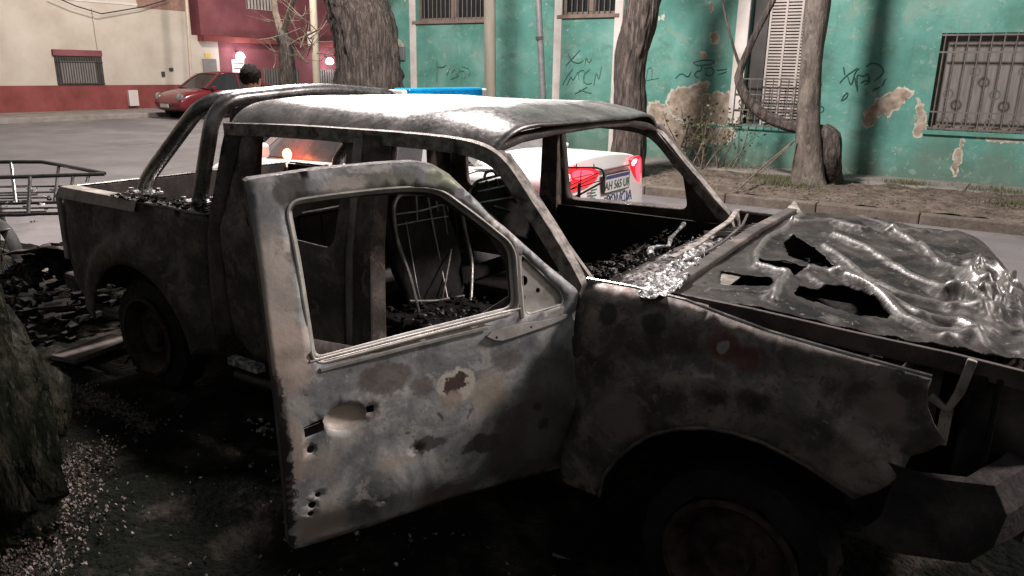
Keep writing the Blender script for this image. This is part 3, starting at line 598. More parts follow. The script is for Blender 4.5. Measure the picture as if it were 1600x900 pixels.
# bush on the verge
random.seed(21)
t = thing('bush', at(1100, 262, 2, .13), 'scraggly bush of bare stems and sparse leaves on the dirt verge', 'bush')
st = MB(); lf = MB(); base = at(1100, 262, 2, .13)
for k in range(26):
    b0 = base+Vector((random.uniform(-.45, .45), random.uniform(-.3, .3), -.02)); q = b0; d = Vector((random.uniform(-.55, .55), random.uniform(-.4, .4), 1)).normalized(); pts = [b0]; L = random.uniform(.6, 1.35)
    for i in range(6): d = (d+Vector((random.uniform(-.2, .2), random.uniform(-.2, .2), 0))).normalized(); q = q+d*L/6; pts.append(q)
    st.tube(pts, [.014-.0018*i for i in range(7)], 5)
    for i in range(3, 7):
        for j in range(random.randint(1, 5)):
            c = pts[i]+Vector([random.uniform(-.10, .10) for _ in range(3)]); a_ = Vector([random.uniform(-1, 1) for _ in range(3)]).normalized()*.035; b_ = a_.cross(Vector([random.uniform(-1, 1) for _ in range(3)])).normalized()*.02
            lf.add([c-a_, c-b_, c+a_, c+b_], [(0, 1, 2, 3)])
keep(st.build('stem', M['twig']), t); keep(lf.build('foliage', M['leaf']), t)
# leaning stick and ground bits
g = MB(); g.tube([at(1150, 299, 2, .15), at(1195, 258, 1, 8.6), at(1243, 218, 1, 9.0)], .014, 6).tube([at(1170, 285, 1, 8.1), at(1240, 222, 1, 9.0)], .009, 5)
tag(g.build('stick', M['twig']), 'pair of long thin sticks leaning on the smooth grey trunk', 'stick')
gr = MB()
random.seed(4)
def tuft(c, r, n, h):
    for k in range(n):
        x = c[0]+random.gauss(0, r); y = c[1]+random.gauss(0, r*.7); a = random.uniform(0, 6.28); hh = h*random.uniform(.4, 1); w_ = .006
        gr.add([(x-w_*math.cos(a), y-w_*math.sin(a), c[2]), (x+w_*math.cos(a), y+w_*math.sin(a), c[2]), (x+random.uniform(-.5, .5)*hh, y+random.uniform(-.5, .5)*hh, c[2]+hh)], [(0, 1, 2)])
for px, py, r, n in ((1212, 280, .22, 500), (1230, 290, .25, 450), (1415, 288, .18, 400), (1560, 300, .25, 400), (1150, 262, .3, 400), (1580, 320, .2, 250)):
    c = at(px, py, 2, .13); tuft(c, r, n, .09)
tag(gr.build('grass', M['grass']), 'thin tufts of grass along the dirt verge', 'grass', kind='stuff')
# stones, clods and leaf litter
def litter(name, label, n, region, size, m, z):
    g = MB()
    for k in range(n):
        x, y = region(); s_ = size*random.uniform(.3, 1)**1.5; a = random.uniform(0, 6.28); vs = []
        for i in range(5): an = a+i*1.256; rr = s_*random.uniform(.6, 1.1); vs.append((x+rr*math.cos(an), y+rr*math.sin(an)*.8, z+random.uniform(-.004, .012)))
        vs.append((x, y, z+s_*random.uniform(.35, .8))); g.add(vs, [(i, (i+1) % 5, 5) for i in range(5)])
    o = g.build(name, m); tag(o, label, name.replace('_', ' '), kind='stuff'); return o
litter('stones', 'loose stones and dry clods scattered on the dirt verge', 2600, lambda: (random.uniform(-8, 4), random.uniform(KY+.05, 9.8)), .035, M['dirt'], .13)
litter('debris', 'small burnt fragments strewn over the dark verge', 1000, lambda: (random.uniform(-6.5, 1.5), -1.0-abs(random.gauss(0, 1.0))), .013, M['ash'], .03)
def at_ground(px, py, z=.04): return at(px, py, 2, z)
random.seed(31)
def strip(px0, py0, px1, py1, w_): 
    a = at_ground(px0, py0); b_ = at_ground(px1, py1); t_ = random.random(); q = a.lerp(b_, t_); return q.x+random.gauss(0, w_), q.y+random.gauss(0, w_)
litter('leaf_litter', 'pale dry leaf litter in patches beside the mossy trunk', 3800, lambda: strip(*random.choice(((75, 740, 120, 830, .09), (60, 760, 150, 700, .08), (0, 880, 60, 895, .08), (110, 610, 150, 640, .05), (150, 620, 240, 675, .03)))), .0105, mat('dry_leaf', [(0, (.03, .025, .019)), (1, (.20, .16, .14))], 30, (.7, .9)), .045)
# broken boards lying behind the truck
for pxs, lb in (([(98, 562), (190, 528)], 'wide scorched board lying flat behind the rear wheel'), ([(40, 480), (140, 472)], 'narrow broken board on the road behind the tailgate'), ([(0, 440), (95, 415)], 'pale board lying furthest behind the truck at left edge')):
    a = at_ground(*pxs[0], .05); b_ = at_ground(*pxs[1], .05); g = MB(); g.beam([a, b_], Vector((-(b_-a).y, (b_-a).x, 0)), .20, .03); tag(g.build('board', M['wood'], bevel=.004), lb, 'board', 'boards on the road')
a = at_ground(365, 560, .12); b_ = at_ground(400, 572, .10)
# ================================================================== CARS
def wheel(parent, c, r, wd, nm='wheel', axis=(0, 1, 0), out=1):
    a = Vector(axis)*out
    w_ = MB().lathe(c, a, [(r*.62, -wd/2), (r*.9, -wd/2), (r, -wd/2+.03), (r, wd/2-.03), (r*.92, wd/2), (r*.64, wd/2)], 32).build(nm, M['tyre'], smooth=True); keep(w_, parent) if parent else None
    f = MB().lathe(c, a, [(r*.65, wd/2-.005), (r*.60, wd/2-.03), (r*.2, wd/2-.045), (.001, wd/2-.03)], 24)
    for k in range(5):
        an = k*1.2566; u = Vector((math.cos(an), 0, math.sin(an))) if abs(axis[1]) > .5 else Vector((0, math.cos(an), math.sin(an)))
        f.beam([Vector(c)+a*(wd/2-.03), Vector(c)+a*(wd/2-.02)+u*r*.6], a, .02, .05)
    rm = f.build('rim', M['rim'], smooth=True); rm.parent = w_; rm.matrix_parent_inverse = w_.matrix_parent_inverse.inverted() @ w_.matrix_parent_inverse
    return w_
def car(name, label, cat, loc, rz, paint, S=1.0, W=1.64, L=4.3, H=1.47, deck=1.10, glassm=None):
    t = thing(name, loc, label, cat, rz=rz)
    Mx = Matrix.Translation(loc) @ Matrix.Rotation(rz, 4, 'Z')
    hw = W/2
    k = L/4.3
    stn = [(0, .40, .60, .63, .84), (.035, .30, .70, .74, .90), (.05, .26, .90, .93, .93), (.075, .24, .97*deck/1.1, deck-.05, .955), (.085, .24, 1.0*deck/1.1, deck-.006, .96), (.10, .24, 1.01*deck/1.1, deck-.002, .962), (.22, .22, 1.0*deck/1.1, deck, .97), (.78, .22, .98, deck+.01, 1.0),
           (1.3, .2, .96, 1.04, 1.0), (2.6, .2, .93, 1.0, 1.0), (3.15, .2, .92, .99, 1.0), (3.7, .22, .86, .93, .97), (4.1, .24, .74, .82, .90), (4.24, .28, .62, .68, .82), (4.3, .36, .50, .52, .70)]
    vs = []; n = 0
    for x, zb, zs_, zt, f in stn:
        h = hw*f; half = [(h*.80, zb), (h*.97, zb+.08), (h, min(.55, zs_-.03)), (h*.985, zs_-.06), (h*.93, zs_), (h*.78, zs_+(zt-zs_)*.65), (h*.4, zt), (0, zt+.008)]
        row = half+[(-a, z) for a, z in half[-2::-1]]; n = len(row); vs += [(x*k, a, z) for a, z in row]
    fs = [(i*n+j, i*n+j+1, (i+1)*n+j+1, (i+1)*n+j) for i in range(len(stn)-1) for j in range(n-1)]
    fs += [tuple(range(n)), tuple((len(stn)-1)*n+j for j in range(n))[::-1]]
    fs += [(i*n+n-1, i*n, (i+1)*n, (i+1)*n+n-1) for i in range(len(stn)-1)]
    b = MB().add(vs, fs); bd = b.build('body', paint, t, smooth=True)
    md = bd.modifiers.new('sub', 'SUBSURF'); md.levels = md.render_levels = 2; bd.modifiers.remove(bd.modifiers['split'])
    # cabin glass and roof
    st = [(.80, deck-.02, .66), (1.38, H-.07, .56), (1.8, H-.01, .575), (2.3, H, .575), (2.62, H-.06, .555), (3.25, .98, .66)]
    V = []
    for x, z, h in st: V += [(x*k, -h*hw/.82, z), (x*k, h*hw/.82, z)]
    base = [(1.0, .94), (1.38, .94), (1.8, .94), (2.3, .94), (2.62, .94), (3.1, .94)]
    for (x, z) in base: V += [(x*k, -hw*.91, z), (x*k, hw*.91, z)]
    F = []; 
    for i in range(5):
        for s_ in (0, 1): F.append((2*i+s_, 2*i+2+s_, 12+2*i+2+s_, 12+2*i+s_))
    F += [(0, 1, 3, 2), (8, 9, 11, 10)]
    g = MB().add(V, F).build('glass', glassm or M['glass'], t)
    rf = MB(); NS = 8; rv = []
    for i in (1, 2, 3, 4):
        x, z, h = st[i]; h = h*hw/.82
        for j in range(NS+1): q = -1+2*j/NS; rv.append((x*k, q*(h+.012), z+.012+.03*(1-q*q)))
    rf.add(rv, [(i*(NS+1)+j, i*(NS+1)+j+1, (i+1)*(NS+1)+j+1, (i+1)*(NS+1)+j) for i in range(3) for j in range(NS)])
    ro = rf.build('roof', paint, t, smooth=True); md = ro.modifiers.new('s', 'SOLIDIFY'); md.thickness = .03
    for s_ in (-1, 1):
        q = lambda i: Vector((st[i][0]*k, s_*(st[i][2]*hw/.82+.006), st[i][1]))
        MB().beam([q(0)+Vector((-.03, 0, -.02)), q(1)+Vector((0, 0, .01))], (1, 0, 0), .09, .03).build('pillar', paint, t); MB().beam([q(4)+Vector((0, 0, .01)), q(5)], (1, 0, 0), .06, .03).build('pillar', paint, t)
        MB().beam([(1.95*k, s_*(hw*.92), .93), (1.95*k, s_*(.575*hw/.82+.008), H-.01)], (1, 0, 0), .07, .02).build('pillar', paint, t); MB().beam([q(1)+Vector((-.1, 0, -.03)), (1.2*k, s_*hw*.92, .94)], (1, 0, 0), .12, .02).build('pillar', paint, t)
        mr_ = MB().box((3.0*k, s_*(hw*.95), .93), (3.12*k, s_*(hw*.95+.17*1), 1.06)) if s_ > 0 else MB().box((3.0*k, -hw*.95-.17, .93), (3.12*k, -hw*.95, 1.06)); mr_.build('mirror', paint, t, bevel=.03)
    for x in (.85, 3.45):
        for s_ in (-1, 1):
            MB().lathe((x*k, s_*(hw-.20), .32), (0, s_, 0), [(.36, 0), (.36, .192), (.0, .193)], 28).build('wheel_arch', M['tyre'], t)
            wl = MB().lathe((x*k, s_*(hw-.09), .31), (0, s_, 0), [(.19, -.09), (.28, -.09), (.31, -.06), (.31, .07), (.29, .095), (.2, .098)], 32).build('wheel', M['tyre'], t, smooth=True)
            rm = MB().lathe((x*k, s_*(hw-.09), .31), (0, s_, 0), [(.2, .096), (.18, .07), (.05, .06), (.0, .075)], 20)
            for kk in range(5):
                an = kk*1.2566; c = Vector((x*k, s_*(hw-.09)+s_*.085, .31)); rm.beam([c, c+Vector((math.cos(an), 0, math.sin(an)))*.19], (0, 1, 0), .02, .045)
            rm.build('rim', M['rim'], wl)
    return t, Mx
# ------------------------------------------------------------------ police sedan
PX0 = -2.10; PYC = 2.30
pc, _ = car('police_car', 'white police sedan with lit red tail lamps and blue roof light bar', 'police car', Vector((PX0, PYC, 0)), math.pi, M['carwhite'], W=1.62, glassm=mat('grey_glass_painted_reflection', [(0, (.10, .10, .10)), (1, (.17, .165, .165))], 3, (.2, .35)))  # pale grey glass colour stands in for a reflection
def lampplate(pxs, x, name, m, th=.03, parent=None, off=0):
    pts = [at(px, py, 0, x) for px, py in pxs]; poly = smoothpoly([(p.y, p.z) for p in pts], 2)
    o = plate(name, poly, [], lambda u, v: (x+off-.10*max(0, abs(u-PYC)-.55)**1.2*1.6, u, v), m, step=.04, th=th, smooth=False); keep(o, parent or pc)
    return o
XR = PX0-.035
tl = lampplate([(868,262),(905,260),(932,264),(934,272),(925,288),(900,296),(876,305),(866,300)], XR+.01, 'tail_lamp', M['redlens'])
def sub(o, pr_): keep(o, pc); o.parent = pr_; o.matrix_parent_inverse = Matrix(); return o
a_ = lampplate([(864,268),(880,266),(892,272),(893,285),(882,294),(866,294)], XR+.035, 'lamp_core', M['redlamp_hot'], .01)
a2 = lampplate([(894,268),(912,265),(928,268),(926,275),(910,280),(896,281)], XR+.035, 'lamp_core', M['redlamp'], .01)
for q in (a_, a2): mw = q.matrix_world.copy(); q.parent = tl; q.matrix_parent_inverse = Matrix()
tr_ = lampplate([(984,250),(990,244),(1003,243),(1004,270),(1003,290),(996,289),(988,272)], XR-.02, 'tail_lamp', M['redlens'])
a3 = lampplate([(986,257),(991,249),(996,248),(990,260)], XR+.0, 'lamp_core', M['redlamp_hot'], .01); a4 = lampplate([(992,262),(1000,248),(1002,248),(1002,286),(997,284)], XR-.0, 'lamp_core', M['redlamp'], .01)
for q in (a3, a4): q.parent = tr_; q.matrix_parent_inverse = Matrix()
lamp('tail_lamp_light', (PX0+.25, 1.75, .95), .35, (1, .05, .06), .06); lamp('tail_lamp_light', (PX0+.2, 3.0, .95), .2, (1, .05, .06), .05)
# boot lid crease and shut line
keep(MB().box((XR-.01, 1.75, .992), (XR+.022, 2.85, .998)).build('boot_seam', M['plastic']), pc)
def text(s, size, loc, rotm, name, m, parent, ext=.002, bold=.0):
    cu = bpy.data.curves.new(name, 'FONT'); cu.body = s; cu.size = size; cu.extrude = ext; cu.offset = bold; cu.align_x = 'CENTER'; cu.align_y = 'CENTER'
    o = bpy.data.objects.new(name, cu); COL.objects.link(o); o.matrix_world = Matrix.Translation(loc) @ rotm.to_4x4()
    dg = bpy.context.evaluated_depsgraph_get(); me = bpy.data.meshes.new_from_object(o.evaluated_get(dg)); mw = o.matrix_world.copy(); bpy.data.objects.remove(o)
    me.transform(mw); me.materials.clear(); me.materials.append(m); o2 = bpy.data.objects.new(name, me); COL.objects.link(o2); keep(o2, parent); return o2
RX = Matrix(((0, 0, 1), (1, 0, 0), (0, 1, 0)))   # text facing +X: right = +Y, up = +Z
pl = MB().box((XR+.01, 2.25, .82), (XR+.028, 2.67, .955)).build('number_plate', M['plateW'], bevel=.004); keep(pl, pc)
pf = MB().box((XR+.005, 2.24, .812), (XR+.026, 2.68, .963)).build('plate_frame', M['darkpaint']); pf.parent = pl
bb = MB().box((XR+.029, 2.255, .922), (XR+.0305, 2.665, .950)).build('plate_band', M['blueP']); bb.parent = pl
tx = text('AH 565 UR', .092, (XR+.030, 2.46, .868), RX, 'plate_number', M['ink'], pc, .001, .001); tx.parent = pl; tx.matrix_parent_inverse = Matrix()
text('POLICIA', .125, (XR+.022, 2.52, .748), RX, 'lettering', M['blueP'], pc, .002, .0)
for j in range(4): keep(MB().box((XR+.02, 2.03, .86-.022*j), (XR+.024, 2.03+.09-.02*(j % 2), .872-.022*j)).build('lettering', M['inkfaded']), pc)
lb = MB().box((-3.98, 1.93, 1.47), (-3.80, 2.98, 1.56)).build('light_bar', M['blue'], bevel=.02); keep(lb, pc)
for y0, y1 in ((1.85, 1.93), (2.98, 3.06)): MB().box((-3.97, y0, 1.48), (-3.81, y1, 1.55)).build('end_cap', M['carwhite'], bevel=.015).parent = lb
il = MB().lathe((-4.80, 1.47, .985), (0, -1, 0), [(.05, 0), (.045, .02), (.001, .035)], 16).build('indicator_lamp', M['orange'], smooth=True); keep(il, pc)
lamp('indicator_light', (-4.80, 1.36, .99), 1.0, (1, .3, .12), .05)
# ------------------------------------------------------------------ red car across the street
rc, _ = car('parked_car', 'dark red hatchback parked along the kerb across the side street', 'car', Vector((-22.95, 16.05, 0)), -math.pi/2, M['carred'], W=1.75, L=4.25, H=1.48, deck=1.08)
hl = MB()
for s_ in (-1, 1):
    q = MB().lathe((4.10, s_*.60, .70), (1, 0, .5), [(.14, -.03), (.13, .05), (.07, .085), (0, .09)], 18).build('headlight', M['rim'], rc, smooth=True)
MB().box((4.10, -.35, .40), (4.28, .35, .50)).build('grille', M['plastic'], rc, bevel=.02)
MB().box((4.285, -.22, .38), (4.30, .22, .49)).build('number_plate', M['plateW'], rc)
# ================================================================== BURNT PICKUP
T = thing('burnt_pickup', (-1.7, 0, 0), 'burnt out double cab pickup truck with its front passenger door hanging open', 'pickup truck')
def part(o, par=None):
    if par is None: keep(o, T)
    else: o.parent = par; o.matrix_parent_inverse = Matrix()
    return o
def hy(x, z):
    y = .865
    if z > .97: y -= (z-.97)*.23
    elif z < .97: y += .012*math.sin((z-.4)/.57*math.pi)
    return y+.006*noise.noise(Vector((x*3, z*3, 1)))
side = lambda s_: (lambda x, z: (x, s_*hy(x, z), z))
# roof
vs = []; NX, NY_ = 60, 60
for i in range(NX+1):
    u = i/NX
    for j in range(NY_+1):
        s_ = -1+2*j/NY_; a = abs(s_)
        xf = -.99-.07*a**2.5; xr = -2.56+.03*a**3; x = xr+(xf-xr)*u
        y = s_*(.772-.03*u*u); z = 1.588-.020*a*a-.125*a**9
        z -= .05*max(0, (x+1.34)/.32)**2 + .02*max(0, (-2.35-x)/.2)**2
        z += .006*noise.fractal(Vector((x*2.2, y*2.2, 2)), .8, 2, 4) - .012*math.exp(-((x+1.75)**2+(y+.1)**2)/.12)
        vs.append((x, y, z))
fs = [(i*(NY_+1)+j, (i+1)*(NY_+1)+j, (i+1)*(NY_+1)+j+1, i*(NY_+1)+j+1) for i in range(NX) for j in range(NY_)]
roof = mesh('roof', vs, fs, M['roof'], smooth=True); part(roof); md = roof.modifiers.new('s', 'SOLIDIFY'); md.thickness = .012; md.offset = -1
# cab frame: rails, header, pillars
b = MB()
for s_ in (-1, 1):
    b.beam([(-1.60, s_*.69, 1.48), (-2.1, s_*.69, 1.48), (-2.50, s_*.68, 1.47)], (0, 1, 0), .03, .03)
b.beam([(-1.09, -.70, 1.445), (-1.085, -.55, 1.472), (-1.06, -.35, 1.490), (-1.05, 0, 1.500), (-1.06, .35, 1.490), (-1.085, .55, 1.472), (-1.09, .70, 1.445)], (1, 0, 0), .075, .03)
cf = b.build('cab_frame', M['soot'], smooth=False, bevel=.01); part(cf)
for s_ in (-1, 1):
    p = MB().beam(smoothline([(-2.54, s_*.75, 1.440), (-2.1, s_*.757, 1.455), (-1.6, s_*.754, 1.458), (-1.40, s_*.748, 1.457), (-1.22, s_*.740, 1.452), (-1.10, s_*.722, 1.435), (-1.02, s_*.708, 1.39), (-.92, s_*.718, 1.28), (-.80, s_*.738, 1.16), (-.665, s_*.765, 1.01), (-.63, s_*.775, .93)]), (0, 1, 0), .062, .055).build('windscreen_pillar', M['flecked'], bevel=.014); part(p)
    q = MB().beam([(-1.04, s_*.672, 1.425), (-.94, s_*.688, 1.32), (-.78, s_*.715, 1.16), (-.63, s_*.735, 1.02)], (0, 1, 0), .018, .012).build('pillar_flange', M['hoodframe']); part(q, p)
    bx_ = -.085 if s_ > 0 else 0
    p = MB().beam([(-1.61+bx_, s_*.75, 1.47), (-1.64+bx_, s_*.80, 1.0), (-1.65+bx_, s_*.82, .38)], (1, 0, 0), [.10, .12, .15], [.07, .09, .10]).build('centre_pillar', M['flank'], bevel=.01); part(p)
    q = MB().beam([(-1.675+bx_, s_*.785, 1.45), (-1.70+bx_, s_*.85, .98), (-1.71+bx_, s_*.868, .42)], (1, 0, 0), .05, .012).build('pillar_flange', M['pillar']); part(q, p)
    # rear doors
    o = plate('rear_door', [(-2.44, .50), (-2.30, .38), (-1.72, .37), (-1.71, .97), (-1.69, 1.475), (-2.40, 1.475), (-2.50, 1.0)], [fillet([(-2.37, 1.02), (-1.76, 1.0), (-1.75, 1.425), (-2.32, 1.43)], .06)], side(s_), M['flank'], step=.06, th=.03); part(o)
    o = plate('corner_panel', [(-2.60, .40), (-2.455, .50), (-2.515, 1.0), (-2.415, 1.47), (-2.54, 1.47), (-2.60, 1.05)], [], side(s_), M['soot'], step=.06, th=.02); part(o)
    o = plate('sill', [(-2.45, .27), (-.66, .27), (-.66, .36), (-2.45, .36)], [], lambda x, z, s_=s_: (x, s_*(.80+.03*math.sin((z-.27)/.09*3.1)), z), M['black'], step=.05, th=.05); part(o)
    # vent quarter in far/near front opening
# far front door (closed) and its lining
o = plate('front_door', [(-1.68, .37), (-.66, .37), (-.64, 1.0), (-.72, 1.06), (-1.06, 1.46), (-1.67, 1.47)], [fillet([(-1.64, 1.01), (-.90, 1.03), (-.93, 1.235), (-1.13, 1.435), (-1.64, 1.435)], .05)], side(1), M['soot'], step=.06, th=.05); part(o)
fd = o
part(MB().box((-1.66, .775, .40), (-.68, .795, .98)).build('door_lining', M['black']), fd)
# rear wall of the cab with its window
def rw(y, z): return (-2.53+.03*(1-abs(y))+.05*max(0, z-1.0), y, z)
o = plate('cab_back', [(-.80, .40), (.80, .40), (.83, .97), (.74, 1.48), (-.74, 1.48), (-.83, .97)], [fillet([(-.64, 1.07), (.64, 1.07), (.60, 1.43), (-.60, 1.43)], .06)], rw, M['soot'], step=.08, th=.02); part(o)
# floor and firewall
b = MB(); b.box((-2.5, -.78, .33), (-.66, .78, .37)); b.box((-.68, -.74, .33), (-.64, .74, .98)); b.box((-2.0, -.14, .37), (-.66, .14, .52)); part(b.build('floor', M['black']))
# front fenders
FA = (-.07, .28)
def fend(s_):
    def f(x, z):
        r = math.hypot(x-FA[0], (z-FA[1])*1.0); R0 = .585+.05*max(0, (x-FA[0]))
        bl = 0
        if r < R0+.03: bl = .055*min(1, max(0, (R0+.03-r)/.03))
        y = .868+bl-.05*max(0, (z-.93)/.12)**2 - .10*max(0, (x-.15))**1.5*1.2
        y += .010*noise.noise(Vector((x*4, z*4, 3*s_)))+.02*math.exp(-((x-.32)**2+(z-.82)**2)/.01)*noise.noise(Vector((x*14, z*14, 0)))
        return (x, s_*y, z)
    return f
arch = [(-.475, .345), (-.465, .42), (-.42, .50), (-.36, .572), (-.30, .625), (-.22, .668), (-.14, .694), (-.05, .703), (.035, .697), (.10, .68), (.157, .663), (.22, .635), (.294, .601)]
fo = [(-.628, .34)]+arch+[(.345, .640), (.395, .700), (.405, .74), (.44, .762), (.478, .80), (.445, .845), (.425, .886), (.418, .93), (.422, .965), (.227, .984), (0, 1.003), (-.272, 1.043), (-.45, 1.052), (-.628, 1.05)]
fm = mat('scorched_fender_metal', [(0, (.038, .031, .028)), (.4, (.078, .064, .056)), (.7, (.13, .107, .094)), (1, (.22, .18, .16))], 7, (.42, .75), .3, .2, 55, dist=.5, bdist=.003)
flakes(fm, [(5, .52, .57, (.055, .044, .040), .65, U3, 1.5), (8, .57, .60, (.25, .19, .17), .5, U3, 2.5), (16, .60, .63, (.10, .045, .036), .6, U3, 3.5), (45, .61, .65, (.32, .28, .26), .4, U3, 4.5), (55, .60, .64, (.025, .02, .018), .7, U3, 7.5)])
S_ = lambda px, py: tuple(at(px, py, 1, -.87))
spots(fm, [(S_(1132,542), .045, (.10, .035, .028), .5), (S_(1130,541), .020, (.30, .27, .25), .3), (S_(1165,560), .04, (.09, .03, .028), .6), (S_(1120,610), .07, (.02, .018, .016), .5, (1, 1, 1.6)), (S_(1020,505), .035, (.02, .018, .016), .5), (S_(950,490), .035, (.022, .02, .018), .5),
           (S_(1190,620), .06, (.022, .02, .018), .5), (S_(1380,640), .05, (.2, .15, .13), .5), (S_(1300,700), .05, (.18, .13, .10), .4, (1, 1, 2)), (S_(1420,610), .03, (.05, .04, .035), .6), (S_(1340,690), .05, (.2, .16, .14), .7), (S_(980,640), .09, (.17, .13, .12), .7)], .03, 14)
for s_ in (-1, 1):
    o = plate('fender', fo, [], fend(s_), fm if s_ < 0 else M['soot'], step=.028, th=.004); part(o)
    # rolled top edge
    q = MB().tube([(x, s_*(.868-.05*max(0, (z-.93)/.12)**2-.12*max(0, x-.15)**1.5-.008), z) for x, z in ((-.62, 1.052), (-.45, 1.052), (-.27, 1.043), (0, 1.003), (.23, .984), (.42, .966))], .008, 8).build('fender_edge', M['chrome']); part(q, o)
    q = MB().tube([fend(s_)(x, z) for x, z in arch], .007, 6).build('arch_lip', M['flank']); part(q, o)
    # inner apron with wheel well
    b = MB(); n = 14
    for i in range(n): 
        a0 = math.pi*(.20+.78*i/n); a1 = math.pi*(.20+.78*(i+1)/n); r = .44
        b.add([(FA[0]+r*math.cos(a0), s_*.85, FA[1]+r*math.sin(a0)), (FA[0]+r*math.cos(a1), s_*.85, FA[1]+r*math.sin(a1)), (FA[0]+r*math.cos(a1), s_*.50, FA[1]+r*math.sin(a1)), (FA[0]+r*math.cos(a0), s_*.50, FA[1]+r*math.sin(a0))], [(0, 1, 2, 3)])
    b.box((-.60, s_*.50-.01, .35), (.50, s_*.50+.01, .90)); part(b.build('wheel_well', M['black']))
# bed
RA = (-3.26, .27)
ra = [(RA[0]-.45*math.cos(a), RA[1]+.44*math.sin(a)) for a in [math.pi*(.03+.94*i/16) for i in range(17)]]
def bed(s_):
    def f(x, z):
        r = math.hypot(x-RA[0], z-RA[1]); bl = .04*min(1, max(0, (.60-r)/.05))
        y = .855+bl+.010*math.sin((z-.4)/.6*3.14)-.03*max(0, (-3.85-x)/.15)**2+.008*noise.noise(Vector((x*3, z*3, 9)))
        return (x, s_*y, z)
    return f
rear = [(-3.83, .40), (-3.99, .50), (-4.01, .62), (-4.03, .79), (-3.985, .93), (-3.96, 1.04)]
bo = ra[::-1]+rear+[(-2.62, 1.036), (-2.62, .35)]
for s_ in (-1, 1):
    o = plate('bed_side', bo, [], bed(s_), M['flank'] if s_ < 0 else M['soot'], step=.045, th=.006); part(o)
    q = MB().box((-3.96, min(s_*.775, s_*.858), 1.037), (-2.64, max(s_*.775, s_*.858), 1.050)).build('bed_rail', M['hoodframe'] if s_ < 0 else M['chrome'], bevel=.004); part(q, o)
    q = MB().add([(-3.965, s_*.858, 1.047), (-3.20, s_*.858, 1.047), (-3.20, s_*.880, .995), (-3.985, s_*.880, .990)], [(0, 1, 2, 3)]).build('rail_shoulder', M['pillar']); part(q, o); q.modifiers.new('s', 'SOLIDIFY').thickness = .004
    b = MB().box((-3.96, min(s_*.76, s_*.77), .52), (-2.62, max(s_*.76, s_*.77), 1.036)); part(b.build('bed_inner_side', M['black']), o)
    n = 16; b = MB(); vs = []
    for i in range(n+1):
        a = math.pi*i/n; vs += [(RA[0]+.46*math.cos(a), s_*.76, .52+.30*math.sin(a)), (RA[0]+.46*math.cos(a), s_*.53, .52+.30*math.sin(a))]
    b.add(vs, [(2*i, 2*i+2, 2*i+3, 2*i+1) for i in range(n)]+[tuple(range(1, 2*n+2, 2))]); part(b.build('wheelhouse', M['chrome'], smooth=True))
    for i in range(4): part(MB().beam([(RA[0]+.465*math.cos(a), s_*(.575+.05*i), .523+.305*math.sin(a)) for a in [math.pi*j/12 for j in range(13)]], (0, 1, 0), .014, .01).build('rib', M['foil']))
b = MB(); b.box((-3.96, -.77, .50), (-2.62, .77, .53)); b.box((-2.64, -.77, .52), (-2.61, .77, 1.03))
for k in range(9): b.box((-3.95, -.74+.185*k, .53), (-2.63, -.68+.185*k, .545))
part(b.build('bed_floor', M['black']))
tg = MB().box((-4.02, -.76, .53), (-3.975, .76, 1.035)).build('tailgate', M['soot'], bevel=.008); part(tg)
part(MB().box((-4.03, -.76, 1.036), (-3.97, .76, 1.046)).build('tailgate_edge', M['chrome'], bevel=.003), tg)
tlh = MB().box((-4.035, -.855, .62), (-3.99, -.80, 1.0)).build('tail_lamp_housing', M['pillar'], bevel=.006); part(tlh); part(MB().box((-4.035, .80, .62), (-3.99, .855, 1.0)).build('tail_lamp_housing', M['pillar'], bevel=.006))
part(MB().box((-4.20, -.80, .40), (-4.05, .80, .50)).build('rear_bumper', M['soot'], bevel=.02))
# roll bar: double hoop with slanting rear legs
def arc(pts, r=.10, n=6):
    P = [Vector(p) for p in pts]; out = [P[0]]
    for i in range(1, len(P)-1):
        a = (P[i-1]-P[i]); b_ = (P[i+1]-P[i]); la = min(r, a.length*.45); lb_ = min(r, b_.length*.45); A = P[i]+a.normalized()*la; B = P[i]+b_.normalized()*lb_
        out += [A*(1-t)**2+P[i]*2*t*(1-t)+B*t*t for t in [k/n for k in range(n+1)]]
    return out+[P[-1]]
rbp = [(-2.90, -.70, 1.06), (-2.76, -.655, 1.555), (-2.74, 0, 1.60), (-2.76, .655, 1.555), (-2.90, .70, 1.06)]
rb2 = [(-3.38, -.70, 1.07), (-3.35, -.69, 1.14), (-2.86, -.645, 1.555), (-2.84, 0, 1.595), (-2.86, .645, 1.555), (-3.35, .69, 1.14), (-3.38, .70, 1.07)]
rb = MB().tube(arc(rbp, .15, 8), .038, 16).build('roll_bar', M['chrome'], smooth=True); part(rb)
part(MB().tube(arc(rb2, .14, 8), .038, 16).build('roll_bar_brace', M['chrome'], smooth=True), rb)
for s_ in (-1, 1):
    for x in (-2.91, -3.38):
        b = MB(); b.box((x-.08, s_*.70-.06, 1.048), (x+.08, s_*.70+.06, 1.062))
        for dx in (-.06, .06): b.lathe((x+dx, s_*.70-.04, 1.06), (0, 0, 1), [(.014, 0), (.014, .02), (.0, .022)], 8).lathe((x+dx, s_*.70+.04, 1.06), (0, 0, 1), [(.014, 0), (.014, .02), (.0, .022)], 8)
        part(b.build('mounting_foot', M['foil'], bevel=.003), rb)
